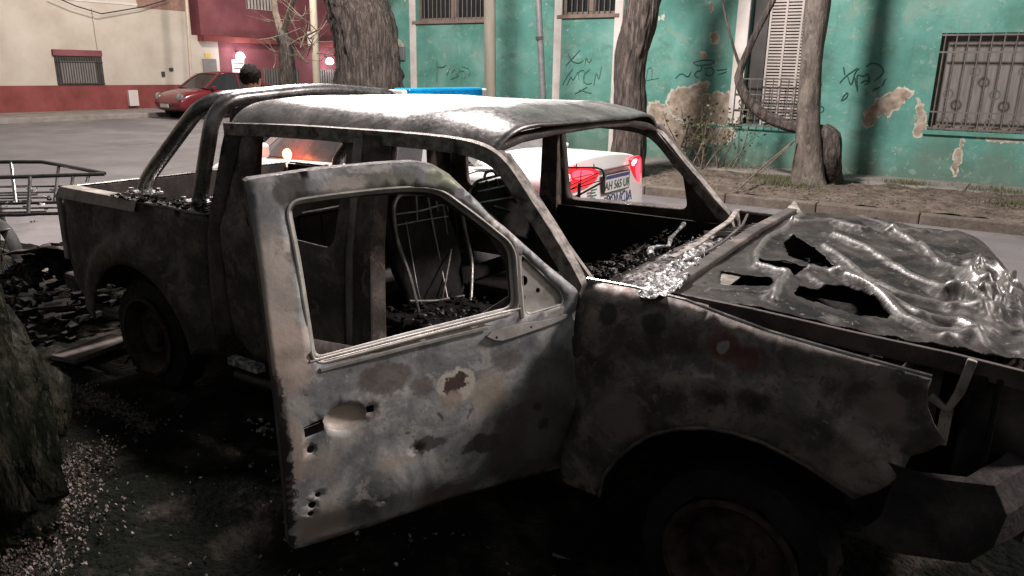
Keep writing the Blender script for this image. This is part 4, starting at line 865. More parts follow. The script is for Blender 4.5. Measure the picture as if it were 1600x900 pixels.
# charred rubble along the rail and in the bed
def lumps(n, box_, s0, m, name='charred_debris', seed=1, zf=None):
    rnd = random.Random(seed); g = MB()
    for k in range(n):
        c = Vector([rnd.uniform(box_[i], box_[i+3]) for i in range(3)]); 
        if zf: c.z = zf(c.x, c.y)+rnd.uniform(-.003, .012)
        s_ = s0*rnd.uniform(.3, 1.2); v = []
        for i in range(8): v.append(c+Vector(((1 if i & 1 else -1)*s_*rnd.uniform(.3, 1), (1 if i & 2 else -1)*s_*rnd.uniform(.3, 1), (1 if i & 4 else -1)*s_*rnd.uniform(.2, .6))))
        g.add(v, [(0, 1, 3, 2), (4, 6, 7, 5), (0, 4, 5, 1), (2, 3, 7, 6), (0, 2, 6, 4), (1, 5, 7, 3)])
    o = g.build(name, m); o['kind'] = 'stuff'; return o
part(lumps(260, (-3.42, -.86, 1.045, -2.62, -.75, 1.065), .011, M['black'], seed=3)); part(lumps(60, (-3.42, -.86, 1.045, -2.62, -.75, 1.07), .009, M['ash'], seed=33))
part(lumps(300, (-3.9, -.74, .54, -2.7, .74, .60), .04, M['black'], seed=4))
part(lumps(60, (-2.95, -.60, .66, -2.66, -.25, .84), .05, M['ash'], seed=14))
# wheels
def truckwheel(x, s_, z, r=.205):
    c = Vector((x, s_*.80, z)); a = Vector((0, s_, 0))
    w_ = MB().lathe(c, a, [(r*.80, -.16), (r+.012, -.16), (r+.014, -.14), (r-.02, -.12), (r-.03, .0), (r-.02, .035), (r+.014, .05), (r+.016, .062), (r-.004, .066), (r*.80, .02), (r*.76, -.01), (r*.48, .012), (r*.34, .0), (r*.30, .03), (.0, .035)], 48)
    o = w_.build('wheel', M['rustrim'], smooth=True); part(o)
    b = MB().lathe(c-a*.08, a, [(.0, -.02), (.15, -.02), (.15, .02), (.0, .02)], 24); part(b.build('brake_disc', M['black']), o)
    # shreds of burnt tyre
    rnd = random.Random(int(x*10)+s_); g = MB()
    for k in range(70):
        an = rnd.uniform(0, 6.28); rr = r+rnd.uniform(.0, .10); p = c+a*rnd.uniform(-.14, .05)+Vector((math.cos(an), 0, math.sin(an)))*rr
        if p.z < .01: p.z = .02
        g.tube([p, p+Vector((rnd.uniform(-.05, .05), rnd.uniform(-.03, .03), rnd.uniform(-.04, .03))), p+Vector((rnd.uniform(-.09, .09), rnd.uniform(-.03, .03), rnd.uniform(-.06, .02)))], .006, 4)
    tag(part(g.build('tyre_shreds', M['black']), o), None, kind='stuff')
    q = MB().lathe(c, a, [(r+.015, -.13), (r+.10, -.11), (r+.115, -.05), (r+.10, .03), (r+.015, .045)], 48).build('burnt_tyre', M['black'], smooth=True)
    dm = q.data
    for v in dm.vertices: v.co += (v.co-c).normalized()*.02*noise.noise(v.co*14)
    part(q, o)
truckwheel(-.045, -1, .215); truckwheel(-.045, 1, .215); truckwheel(-3.26, -1, .30); truckwheel(-3.26, 1, .30)
# chassis
b = MB()
for s_ in (-1, 1): b.beam([(-4.0, s_*.45, .38), (-2.4, s_*.45, .32), (.6, s_*.42, .36)], (0, 1, 0), .08, .12)
b.tube([(-3.26, -.75, .28), (-3.26, .75, .28)], .05, 12); b.lathe((-3.26, 0, .28), (0, 1, 0), [(.05, -.16), (.14, -.06), (.14, .06), (.05, .16)], 16); b.tube([(-.07, -.6, .24), (-.07, .6, .24)], .04, 10)
for x in (-3.9, -2.9, -1.8, -.8): b.box((x, -.42, .30), (x+.07, .42, .37))
part(b.build('chassis', M['black']))
# side step and lit scrap under the rear door
p = at(385, 568, 1, -.93)
q = MB().beam([at(362, 561, 1, -.93), at(408, 577, 1, -.93)], (0, 0, 1), .035, .05).build('step_bracket', M['foil'], bevel=.003); part(q)
q = MB().tube([at(370, 585, 1, -.93), at(450, 612, 1, -.93), at(640, 680, 1, -.93)], .022, 10).build('side_step', M['soot'], smooth=True); part(q)
part(lumps(26, (p.x-.04, -.97, .06, p.x+.16, -.88, .12), .012, M['foil'], 'molten_drops', 9))
# ------------------------------------------------------------------ hood
cA, cB, cC, cD = Vector((-.371, -.70, 1.022)), Vector((-.339, .72, 1.089)), Vector((.459, .72, 1.075)), Vector((.66, -.70, .985))
def hz0(x, y):
    v = (y+.70)/1.42; xr = -.371+.032*v; xf = .66-.2*v; u = (x-xr)/(xf-xr)
    z = (cA.z*(1-u)+cD.z*u)*(1-v)+(cB.z*(1-u)+cC.z*u)*v
    return z+.018*math.sin(math.pi*max(0, min(1, v)))*math.sin(math.pi*max(0, min(1, u))) - .10*max(0, (u-.86)/.2)**2*v
def hxy(px, py): p = at(px, py, 2, 1.045); return Vector((p.x, p.y))
hc_ = lambda L: [(875+x/2.132, 281+y/2.132) for x, y in L]
ridges = [(hc_([(905,222),(1010,260),(1150,330),(1290,385),(1380,400)]), .015, .016), (hc_([(875,258),(950,300),(1020,345),(1130,385),(1330,425),(1390,440)]), .017, .016),
          (hc_([(770,215),(860,290),(930,335),(1020,370),(1090,395),(1200,440),(1330,460),(1390,485)]), .019, .016), (hc_([(975,158),(1080,195),(1180,240),(1290,320),(1400,400)]), .016, .014),
          (hc_([(770,175),(900,175),(1000,205),(1090,205),(1250,210)]), .014, .018), (hc_([(800,150),(970,155),(1100,180)]), .012, .016), (hc_([(780,310),(880,325),(960,340),(1070,395),(1150,445),(1260,480),(1380,495)]), .017, .016),
          (hc_([(800,155),(740,195),(690,215),(650,262),(655,296),(740,325)]), .018, .015), (hc_([(760,328),(735,352),(712,392)]), .016, .014), (hc_([(500,352),(700,372),(725,350)]), .010, .009),
          (hc_([(1400,360),(1420,440),(1400,520)]), .014, .03), (hc_([(1500,360),(1540,400),(1550,600)]), .012, .02), (hc_([(1290,500),(1370,500)]), .02, .02), (hc_([(1200,250),(1330,300),(1400,330)]), .012, .02)]
RD = [([hxy(*p) for p in pts], a, w_) for pts, a, w_ in ridges]
def segd(p, a, b_):
    ab = b_-a; t = max(0, min(1, (p-a).dot(ab)/max(ab.length_squared, 1e-9))); return (p-a-ab*t).length
def hz(x, y):
    p = Vector((x, y)); z = hz0(x, y)
    for pts, a, w_ in RD:
        d = min(segd(p, pts[i], pts[i+1]) for i in range(len(pts)-1)); 
        if d < w_*4: z += a*1.25*math.exp(-(d/(w_*1.15))**1.5)
    dr_ = (RD[0][0][-1]-RD[0][0][0]).normalized(); al = p.dot(dr_); ac = p.x*-dr_.y+p.y*dr_.x; z += .011*(1-2*abs(noise.noise(Vector((al*2.2, ac*13, 5)))))*min(1, max(0, (x+.22)/.15))+.006*(1-2*abs(noise.noise(Vector((al*5, ac*27, 7)))))*min(1, max(0, (x+.22)/.15))
    cr = max(0, 1-((x-.50)**2/.03+(y+.05)**2/.25)); z += .05*cr*(1-2*abs(noise.noise(Vector((x*11, y*7, 4)))))+.025*cr*(1-2*abs(noise.noise(Vector((x*24, y*17, 9)))))
    z += .003*noise.fractal(Vector((x*6, y*6, 0)), .9, 2, 3) + .012*noise.noise(Vector((x*2.5, y*2.5, 8)))
    return z
def hpoly(pts, it=2): return smoothpoly([tuple(hxy(*p)) for p in pts], it)
def torn(L): return [(p[0]+.006*noise.fractal(Vector((p[0]*60, p[1]*60, 1)), .7, 2, 4), p[1]+.006*noise.fractal(Vector((p[0]*60, p[1]*60, 6)), .7, 2, 4)) for p in resample(L, .008)]
hh = [torn(fillet([tuple(hxy(*p)) for p in L], rr, 4)) for L, rr in (([(1126,422),(1206,436),(1209,447),(1124,439)], .018), ([(1187,411),(1231,416),(1264,430),(1236,432),(1199,424),(1182,418)], .015),
      ([(1222,387),(1241,381),(1297,420),(1316,439),(1274,424),(1231,408)], .02), ([(1247,447),(1320,447),(1368,466),(1396,484),(1376,487),(1308,473),(1240,457)], .02))]
def wear_highlight(o):  # ridge wear value, also paints the ridges' highlights into the hood colour
    at_ = o.data.attributes.new('wear_highlight', 'FLOAT', 'POINT'); vals = []
    for v in o.data.vertices:
        p = v.co.xy; w0 = 0
        for pts, a, w_ in RD:
            d = min(segd(p, pts[i], pts[i+1]) for i in range(len(pts)-1)); w0 = max(w0, math.exp(-(d/(w_*1.05))**1.6)*max(.55, min(1, (a-.011)/.004)))
        w0 = max(w0, .95*max(0, 1-((p.x-.50)**2/.02+(p.y+.05)**2/.2)))
        vals.append(w0)
    at_.data.foreach_set('value', vals)
def wear_highlight_mat():
    mt = M['hood']; nt = mt.node_tree; N = nt.nodes; L = nt.links; b = N['Principled BSDF']; src = b.inputs['Base Color'].links[0].from_socket
    a = N.new('ShaderNodeAttribute'); a.attribute_name = 'wear_highlight'; nz = N.new('ShaderNodeTexNoise'); nz.inputs['Scale'].default_value = 26; nz.inputs['Detail'].default_value = 8
    tc = N.new('ShaderNodeTexCoord'); L.new(tc.outputs['Object'], nz.inputs['Vector'])
    m1 = N.new('ShaderNodeMath'); m1.operation = 'MULTIPLY_ADD'; m1.inputs[1].default_value = .9; m1.inputs[2].default_value = -.45; L.new(nz.outputs['Fac'], m1.inputs[0])
    m2 = N.new('ShaderNodeMath'); m2.operation = 'ADD'; L.new(m1.outputs[0], m2.inputs[0]); L.new(a.outputs['Fac'], m2.inputs[1])
    mr = N.new('ShaderNodeMapRange'); mr.inputs['From Min'].default_value = .35; mr.inputs['From Max'].default_value = 1.15; mr.inputs['To Max'].default_value = .95; L.new(m2.outputs[0], mr.inputs['Value'])
    mx = N.new('ShaderNodeMix'); mx.data_type = 'RGBA'; L.new(mr.outputs[0], mx.inputs['Factor']); L.new(src, mx.inputs[6]); mx.inputs[7].default_value = (.12, .111, .10, 1); L.new(mx.outputs[2], b.inputs['Base Color'])
    m3 = N.new('ShaderNodeMath'); m3.operation = 'MULTIPLY_ADD'; m3.inputs[1].default_value = -.28; L.new(mr.outputs[0], m3.inputs[0]); L.new(b.inputs['Roughness'].links[0].from_socket, m3.inputs[2]); L.new(m3.outputs[0], b.inputs['Roughness'])
    m4 = N.new('ShaderNodeMath'); m4.operation = 'MULTIPLY_ADD'; m4.inputs[1].default_value = .6; m4.inputs[2].default_value = .13; L.new(mr.outputs[0], m4.inputs[0]); L.new(m4.outputs[0], b.inputs['Specular IOR Level'])
flakes(M['hood'], [(2.6, .50, .56, (.004, .0038, .0035), .85, (1, 1, 1), 12), (14, .60, .63, (.08, .073, .065), .6, (1, 1, 1), 2), (50, .62, .66, (.3, .28, .26), .5, (1, 1, 1), 6)]); wear_highlight_mat()
hm = plate('hood', [tuple(cA.xy), (-.355, 0), tuple(cB.xy), (.05, .735), (.44, .70), (.52, .62), (.60, .42), (.66, .05), (.68, -.66), (.3, -.705)], hh, lambda x, y: (x, y, hz(x, y)), M['hood'], step=.0082, th=.004); wear_highlight(hm); part(hm)
q = MB().beam([cA+Vector((-.01, -.01, .012)), (-.375, -.3, 1.055), (-.37, .2, 1.085), cB+Vector((-.01, 0, .012))], (1, 0, 0), .05, .022).build('hood_rear_edge', M['flank'], bevel=.005); part(q, hm)
q = MB().beam([cA+Vector((0, 0, -.02)), (-.1, -.715, 1.0), (.2, -.715, .985), (.45, -.71, .975), (.68, -.70, .955)], (0, 1, 0), .018, .055).build('hood_side_edge', M['soot'], bevel=.005); part(q, hm)
# bare inner frame piece by the hinge
q = plate('inner_frame', hpoly([(1048,462),(1125,425),(1240,330),(1250,345),(1196,395),(1180,415),(1110,455),(1108,470)], 0), [], lambda x, y: (x, y, hz0(x, y)-.004+.003*noise.noise(Vector((x*20, y*20, 1)))), M['hoodframe'], step=.04, th=.004); part(q, hm)
part(plate('ash_tray_remains', hpoly([(1118,455),(1200,464),(1195,470),(1118,462)], 0), [], lambda x, y: (x, y, hz0(x, y)-.03), M['hoodframe'], step=.03, th=.004), hm)
# cowl: flanges, melted screen and rubble
def cow(x, y): return 1.005+.035*(1-(y/.75)**2)
o = plate('cowl', [(-.66, -.76), (-.36, -.74), (-.36, .76), (-.66, .76)], [], lambda x, y: (x, y, cow(x, y)-.05+.006*noise.noise(Vector((x*9, y*9, 0)))), M['soot'], step=.05, th=.006); part(o); cw = o
for pxs, wd in (([(1152, 328), (1140, 345), (1115, 362), (1085, 385), (1050, 402)], .026), ([(1168, 335), (1160, 352), (1130, 378), (1096, 398), (1070, 408)], .012)):
    pts = [at(x, y, 2, 1.055) for x, y in pxs]; part(MB().beam(arc(pts, .03, 3), (1, 0, 0), wd, .008).build('screen_flange', M['flecked'] if wd > .02 else M['soot'], bevel=.002), cw)
fp = [tuple(at(x, y, 2, 1.05).xy) for x, y in ((990, 455), (1040, 415), (1090, 388), (1105, 398), (1085, 425), (1045, 462), (1015, 470))]
o = plate('melted_glass_sheet', smoothpoly(fp, 1), [], lambda x, y: (x, y, 1.052+.026*noise.fractal(Vector((x*22, y*22, 3)), .9, 2.2, 5)), M['foil'], step=.010, th=.002, smooth=False); part(o)
o = plate('ash_heap', [(-.67, -.72), (-.40, -.70), (-.40, .10), (-.44, .45), (-.60, .62), (-.67, .62)], [], lambda x, y: (x, y, cow(x, y)-.028+.022*noise.fractal(Vector((x*12, y*12, 1)), .8, 2.2, 4)+.008*noise.noise(Vector((x*70, y*70, 2)))-.05*max(0, (-.60-x)/.07)), M['ash'], step=.0095, th=.002, smooth=False); part(o)
part(lumps(500, (-.66, -.74, .98, -.40, .72, 1.03), .006, M['ash'], 'cowl_rubble', 6, zf=lambda x, y: cow(x, y)-.04))
part(lumps(120, (-.66, .1, .98, -.40, .72, 1.06), .006, M['foil'], 'molten_drops', 7, zf=lambda x, y: cow(x, y)-.035))
b = MB()
for k in range(5):
    x = -.60+.04*k; b.beam([(-.62+.03*k, .30+.08*k, 1.025), (-.45+.02*k, .36+.08*k, 1.035)], (0, 1, 0), .015, .02)
part(b.build('vent_grid', M['chrome']), cw)
# dashboard beam, steering wheel, heaps of charred stuff inside
b = MB(); b.tube([(-.80, -.72, .86), (-.80, .72, .86)], .03, 10); b.box((-.86, -.5, .62), (-.70, -.1, .84)); b.box((-.84, .15, .66), (-.70, .6, .82)); part(b.build('dashboard', M['black'], bevel=.01))
part(lumps(900, (-.98, -.72, .84, -.66, .72, .93), .013, M['black'], 'dash_remains', 8)); part(lumps(160, (-.84, -.70, .93, -.66, .10, .98), .012, M['ash'], 'dash_remains', 10))
dm = [at(x, y, 2, 1.02) for x, y in ((1068, 350), (1058, 362), (1048, 372), (1045, 385), (1025, 385), (1015, 390), (1018, 400))]
part(MB().tube(arc(dm, .02, 3), .010, 7, jit=.8).build('melted_wire', M['foil'], smooth=True))
sw = MB().tube([Vector((-1.02, .37, .76))+Vector((.5, 0, .86))*.17*math.sin(a)+Vector((0, 1, 0))*.18*math.cos(a) for a in [2*math.pi*i/28 for i in range(29)]], .009, 8, cap=False); sw.tube([(-1.02, .37, .76), (-.78, .37, .66)], .03, 10).tube([(-1.02, .37, .76), (-1.02, .55, .76)], .01, 6).tube([(-1.02, .37, .76), (-1.02, .19, .76)], .01, 6); part(sw.build('steering_wheel', M['soot'], smooth=True))
# seats as bare frames
def seat(lines, x0, name='seat_frame', fill=None):
    o = None
    for pts, r in lines:
        g = MB().tube(arc([at(px, py, 0, x0+.10*(1-(0 if py > 420 else 1))) for px, py in pts], .05, 4), r, 8)
        ob = g.build(name if o is None else 'spring', M['soot'] if o is None and False else M['wire'], smooth=True)
        if o is None: o = part(ob)
        else: part(ob, o)
    return o
st_ = seat([([(655, 492), (640, 430), (620, 375), (614, 325), (622, 304), (665, 303), (708, 302), (720, 315), (724, 345), (738, 410), (736, 470), (728, 490)], .009),
      ([(618, 335), (655, 330), (690, 320), (722, 318)], .005), ([(620, 352), (655, 345), (700, 338)], .003), ([(634, 345), (640, 380), (652, 450), (660, 480)], .003), ([(668, 305), (676, 350), (690, 420), (700, 470)], .005),
      ([(690, 303), (694, 330), (704, 400)], .003), ([(706, 385), (698, 430), (690, 472)], .005), ([(640, 470), (680, 470), (725, 462)], .005), ([(650, 300), (652, 345)], .004), ([(680, 300), (684, 330)], .004)], -1.80)
p1 = [at(x, y, 0, -1.74) for x, y in ((650, 495), (636, 430), (624, 375), (618, 322), (628, 308), (705, 306), (716, 320), (722, 345), (732, 410), (730, 495))]
part(plate('seat_back', [(p.y, p.z) for p in p1], [], lambda y, z: (-1.80-.10*(z-.7)+.02*noise.noise(Vector((y*9, z*9, 0))), y, z), M['black'], step=.05, th=.04), st_)
part(plate('seat_pan', [(-1.80, -.60), (-1.30, -.58), (-1.30, -.15), (-1.80, -.12)], [], lambda x, y: (x, y, .62+.02*noise.noise(Vector((x*8, y*8, 0)))), M['black'], step=.05, th=.03), st_)
part(lumps(160, (-1.78, -.60, .62, -1.32, -.12, .66), .016, M['black'], 'seat_remains', 12), st_); part(lumps(30, (-1.60, -.60, .64, -1.32, -.3, .67), .010, M['ash'], 'seat_remains', 13), st_)
def rim_at(px, py, x0): return at(px, py, 0, x0)
g = MB(); X0 = -1.80
L_ = [[(735, 345), (732, 300), (745, 283), (775, 275), (808, 268), (818, 278), (828, 310), (840, 380)], [(757, 278), (758, 270), (770, 266), (776, 273)], [(745, 300), (800, 288)], [(760, 283), (764, 298)], [(775, 280), (780, 295)], [(790, 276), (800, 292)], [(742, 318), (820, 305)], [(770, 322), (798, 330)], [(790, 300), (815, 318)]]
for pts in L_: g.tube(arc([rim_at(x, y, X0) for x, y in pts], .03, 3), .008, 7)
ds = g.build('seat_frame', M['chrome'], smooth=True); part(ds)
p1 = [rim_at(x, y, X0-.02) for x, y in ((738, 350), (736, 302), (748, 288), (806, 276), (818, 300), (840, 380))]
part(plate('seat_back', [(p.y, p.z) for p in p1], [], lambda y, z: (X0-.03+.02*noise.noise(Vector((y*9, z*9, 0))), y, z), M['black'], step=.06, th=.05), ds)
part(MB().box((-1.80, .12, .56), (-1.30, .60, .64)).build('seat_pan', M['black'], bevel=.02), ds)
b = MB(); b.box((-2.45, -.70, .55), (-2.0, .70, .64)); b.beam([(-2.40, -.70, .64), (-2.46, -.70, 1.0)], (1, 0, 0), .03, .03).beam([(-2.40, .70, .64), (-2.46, .70, 1.0)], (1, 0, 0), .03, .03).tube([(-2.46, -.70, 1.0), (-2.46, .70, 1.0)], .014, 8)
for k in range(9): b.tube([(-2.42, -.6+.15*k, .64), (-2.46, -.6+.15*k, 1.0)], .004, 5)
part(b.build('rear_bench', M['black']))
# hardware on the centre pillar seen through the door
b = MB(); p = at(575, 505, 1, -.74); b.box((p.x-.06, -.745, p.z-.08), (p.x+.06, -.72, p.z+.08)); part(b.build('belt_reel', M['pillar'], bevel=.01)); part(lumps(40, (p.x-.16, -.78, p.z-.12, p.x+.02, -.72, p.z+.30), .012, M['ash'], 'hinge_remains', 15))
# ------------------------------------------------------------------ front end
b = MB(); b.beam([(.52, -.72, .93), (.56, 0, .97), (.50, .70, .96)], (1, 0, 0), .05, .05); b.beam([(.50, -.60, .52), (.55, 0, .52), (.50, .60, .52)], (1, 0, 0), .06, .08); b.box((.44, -.42, .50), (.49, .42, .90)); b.box((.565, -.72, .40), (.58, .72, .955)); part(b.build('radiator_support', M['black'], bevel=.006))
b = MB(); b.box((-.50, -.30, .45), (.20, .30, .86)); b.tube([(-.4, -.2, .90), (.15, -.2, .90)], .05, 12).tube([(-.4, .2, .90), (.15, .2, .90)], .05, 12).lathe((.05, .38, .80), (0, 1, 0), [(.09, 0), (.09, .05), (.05, .06), (0, .06)], 18).box((.10, -.62, .62), (.36, -.40, .84)); part(b.build('engine', M['black'], bevel=.02))
part(lumps(160, (-.45, -.68, .78, .42, .68, .90), .035, M['black'], 'engine_remains', 17))
# tan bracket standing between fender and bonnet
P_ = lambda px, py, y=-.72: at(px, py, 1, y)
b = MB(); b.beam([P_(1453, 618), P_(1480, 640), P_(1500, 612), P_(1520, 562)], (0, 1, 0), .02, .025).beam([P_(1480, 640), P_(1470, 690)], (0, 1, 0), .05, .03).beam([P_(1400, 535, -.6), P_(1440, 560, -.6)], (0, 1, 0), .10, .02); part(b.build('headlamp_bracket', M['hoodframe'], bevel=.004))
o = plate('slam_panel', [tuple(v) for v in ((-.70, .80), (-.70, .93), (.70, .95), (.70, .80))], [], lambda y, z: (.50+.02*noise.noise(Vector((y*5, z*5, 0))), y, z), M['black'], step=.06, th=.02); part(o)
o = plate('nose_panel', [(.50, .47), (.70, .47), (.72, .80), (.69, .96), (.50, .96)], [], lambda x, z: (x, -.64+.03*noise.noise(Vector((x*9, z*9, 0)))-.10*max(0, .62-x), z), M['soot'], step=.03, th=.006); part(o)
o = plate('grille_remains', [(-.64, .47), (.60, .47), (.62, .93), (-.64, .96)], [fillet([(-.40+.2*k, .60), (-.25+.2*k, .60), (-.25+.2*k, .72), (-.40+.2*k, .72)], .02) for k in range(4)], lambda y, z: (.70-.06*y*y+.02*noise.noise(Vector((y*7, z*7, 3))), y, z), M['soot'], step=.05, th=.006); part(o)
# headlamp bucket (dark cavity)
b = MB().lathe((.44, -.60, .82), (1, 0, 0), [(.13, .0), (.125, -.08), (.05, -.13), (0, -.13)], 20); part(b.build('headlamp_bucket', M['soot'], smooth=True))
# bumper: sagging pressed beam with a faceted end
vs = []; 
prof = [(.0, .74), (.07, .735), (.11, .66), (.10, .56), (.04, .49), (.0, .48)]
stat = [(-.90, .28, .02), (-.885, .42, .0), (-.84, .54, .0), (-.70, .61, .01), (-.4, .66, .01), (0, .69, .01), (.4, .66, .01), (.84, .54, 0), (.89, .30, 0)]
stat = sum([[stat[i], tuple((a+b_)/2 for a, b_ in zip(stat[i], stat[i+1]))] for i in range(len(stat)-1)], [])+[stat[-1]]
for y, x, dz in stat: vs += [(x+px_*.9+.022*noise.noise(Vector((y*6, z*7, 1))), y, z-.02+dz+.014*noise.noise(Vector((y*5, z*5, 4)))) for px_, z in prof]
n = len(prof); fs = [(i*n+j, i*n+j+1, (i+1)*n+j+1, (i+1)*n+j) for i in range(len(stat)-1) for j in range(n-1)]
o = mesh('bumper', vs, fs, mat('scorched_bumper', [(0, (.012, .011, .011)), (.5, (.03, .025, .025)), (1, (.07, .058, .054))], 6, (.6, .9), .0, .5, 50, spec=.15)); md = o.modifiers.new('s', 'SOLIDIFY'); md.thickness = .008
md = o.modifiers.new('b', 'BEVEL'); md.width = .006; md.segments = 2; part(o)
# ------------------------------------------------------------------ the open door
DH = Vector((-.63, -.86, 0)); th = R(62); DT = Vector((-math.cos(th), -math.sin(th), 0)); DN = Vector((math.sin(th), -math.cos(th), 0))
def dpt(u, z, off=0):
    o_ = off
    if z > .97: o_ -= .2*(z-.97)
    else: o_ += .018*math.sin(max(0, (z-.36))/.61*math.pi)*(1 if u < .97 else .6) 
    if z < .45: o_ -= .35*(.45-z)
    return DH+DT*u+Vector((0, 0, z))+DN*o_
def dskin(u, z):
    o_ = .005*noise.fractal(Vector((u*5, z*5, 2)), .8, 2, 4)
    if .925 < z < .945: o_ -= .006
    return dpt(u, z, o_)
def duv(px, py, sl=.2):
    d = _F+_R*((px-800)/FPX)-_U*((py-450)/FPX); s_ = (DH-CP).dot(DN)/d.dot(DN); P = CP+d*s_
    if P.z > .97:
        mm = DN+Vector((0, 0, sl)); s_ = (DH.dot(DN)+sl*.97-CP.dot(mm))/d.dot(mm); P = CP+d*s_
    return ((P-DH).dot(DT), P.z)
douter = [(0, .36), (.08, .352), (.30, .352), (.47, .348), (.70, .318), (.955, .305), (.972, .33), (.98, .57), (.985, .80), (.99, .95), (.995, 1.228), (1.003, 1.347), (1.005, 1.424), (.995, 1.430), (.803, 1.448), (.617, 1.456), (.52, 1.457), (.47, 1.448), (.42, 1.418), (.342, 1.342), (.219, 1.224), (.11, 1.123), (0, 1.03), (-.02, 1.0), (-.018, .70)]
dwin = fillet([(.907, 1.366), (.892, 1.20), (.878, .912), (.587, .944), (.213, .978), (.212, 1.185), (.335, 1.288), (.445, 1.372), (.52, 1.385), (.62, 1.385), (.78, 1.377)], .045)
dtri = fillet([(.195, 1.165), (.05, 1.02), (.045, .98), (.195, .962)], .025)
dslot = [duv(x, y) for x, y in ((472, 664), (500, 650), (504, 668), (474, 680))]
dround = [(.902+.012*math.cos(a), .664+.014*math.sin(a)) for a in [i*.785 for i in range(8)]]
dkey = [duv(x, y) for x, y in ((569, 632), (581, 629), (582, 640), (570, 642))]
cu_, cz_ = duv(536, 648); dish = [(cu_+.058*math.cos(a)*(1+.12*math.cos(2*a)), cz_+.040*math.sin(a)) for a in [i*math.pi/9 for i in range(18)]]
rust = [(duv(486, 786), .012), (duv(484, 800), .010), (duv(495, 770), .009), (duv(648, 698), .005), (duv(600, 785), .004)]
rholes = [[(c[0]+r*(1+.3*math.sin(a*3))*math.cos(a), c[1]+r*math.sin(a)) for a in [i*.785 for i in range(8)]] for c, r in rust]
dm = mat('burnt_door_metal', [(0, (.09, .094, .10)), (.45, (.215, .223, .23)), (.75, (.33, .33, .325)), (1, (.52, .505, .48))], 3.6, (.40, .70), .2, .35, 60, dist=1.2, bdist=.003, detail=14)
flakes(dm, [(5, .53, .60, (.15, .155, .16), .6, U3, 1.2), (8, .57, .60, (.43, .405, .375), .6, U3, 2.2), (6, .63, .66, (.25, .205, .18), .5, U3, 8.2), (15, .64, .665, (.075, .06, .052), .75, U3, 3.2), (38, .61, .64, (.52, .50, .48), .45, U3, 4.2), (48, .62, .655, (.08, .07, .063), .7, U3, 7.2)])
Dp = lambda px, py: tuple(dpt(*duv(px, py)))
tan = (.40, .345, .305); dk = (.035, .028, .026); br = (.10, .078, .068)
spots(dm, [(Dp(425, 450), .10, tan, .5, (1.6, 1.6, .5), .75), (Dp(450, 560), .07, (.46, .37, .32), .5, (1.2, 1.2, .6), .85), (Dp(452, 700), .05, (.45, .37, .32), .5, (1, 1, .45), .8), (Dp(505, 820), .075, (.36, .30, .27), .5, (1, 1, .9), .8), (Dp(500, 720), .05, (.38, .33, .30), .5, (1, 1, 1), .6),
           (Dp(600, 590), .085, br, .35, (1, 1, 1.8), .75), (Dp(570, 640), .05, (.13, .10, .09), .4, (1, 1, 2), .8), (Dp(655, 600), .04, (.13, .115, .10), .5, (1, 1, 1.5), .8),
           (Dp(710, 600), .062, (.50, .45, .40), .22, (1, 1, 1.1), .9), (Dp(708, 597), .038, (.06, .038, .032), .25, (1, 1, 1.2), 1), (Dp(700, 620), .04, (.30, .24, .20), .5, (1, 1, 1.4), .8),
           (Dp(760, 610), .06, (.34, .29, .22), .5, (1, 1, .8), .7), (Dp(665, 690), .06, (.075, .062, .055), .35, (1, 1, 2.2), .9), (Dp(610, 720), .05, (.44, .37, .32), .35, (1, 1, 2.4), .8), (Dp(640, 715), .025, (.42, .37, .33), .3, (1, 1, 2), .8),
           (Dp(750, 690), .07, dk, .5, (1, 1, 2.2), .8), (Dp(830, 690), .19, (.065, .05, .045), .5, (1, 1, 1), .85), (Dp(860, 600), .10, (.085, .07, .062), .6, (1, 1, .8), .8), (Dp(700, 780), .10, (.15, .11, .10), .6, (1, 1, 1.6), .8),  # the big lower-right spot mixes soot with painted shade
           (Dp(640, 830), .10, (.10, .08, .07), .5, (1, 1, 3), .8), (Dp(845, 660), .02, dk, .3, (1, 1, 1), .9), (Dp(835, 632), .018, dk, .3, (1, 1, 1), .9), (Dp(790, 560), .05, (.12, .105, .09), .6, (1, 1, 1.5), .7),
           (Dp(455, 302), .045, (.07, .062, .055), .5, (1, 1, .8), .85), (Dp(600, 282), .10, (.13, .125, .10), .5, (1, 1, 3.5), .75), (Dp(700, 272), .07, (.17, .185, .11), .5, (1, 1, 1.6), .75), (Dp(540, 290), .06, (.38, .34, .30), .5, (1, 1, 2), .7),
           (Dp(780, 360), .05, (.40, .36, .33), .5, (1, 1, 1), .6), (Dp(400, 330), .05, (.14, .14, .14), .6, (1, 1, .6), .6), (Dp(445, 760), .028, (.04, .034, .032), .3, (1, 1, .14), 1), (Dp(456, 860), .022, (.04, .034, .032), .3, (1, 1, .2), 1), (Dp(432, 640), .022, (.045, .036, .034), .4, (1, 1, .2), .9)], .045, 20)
dr = plate('front_door', douter, [dwin, dtri, dslot, dround, dkey, dish]+rholes, dskin, dm, step=.024, th=.003); part(dr)
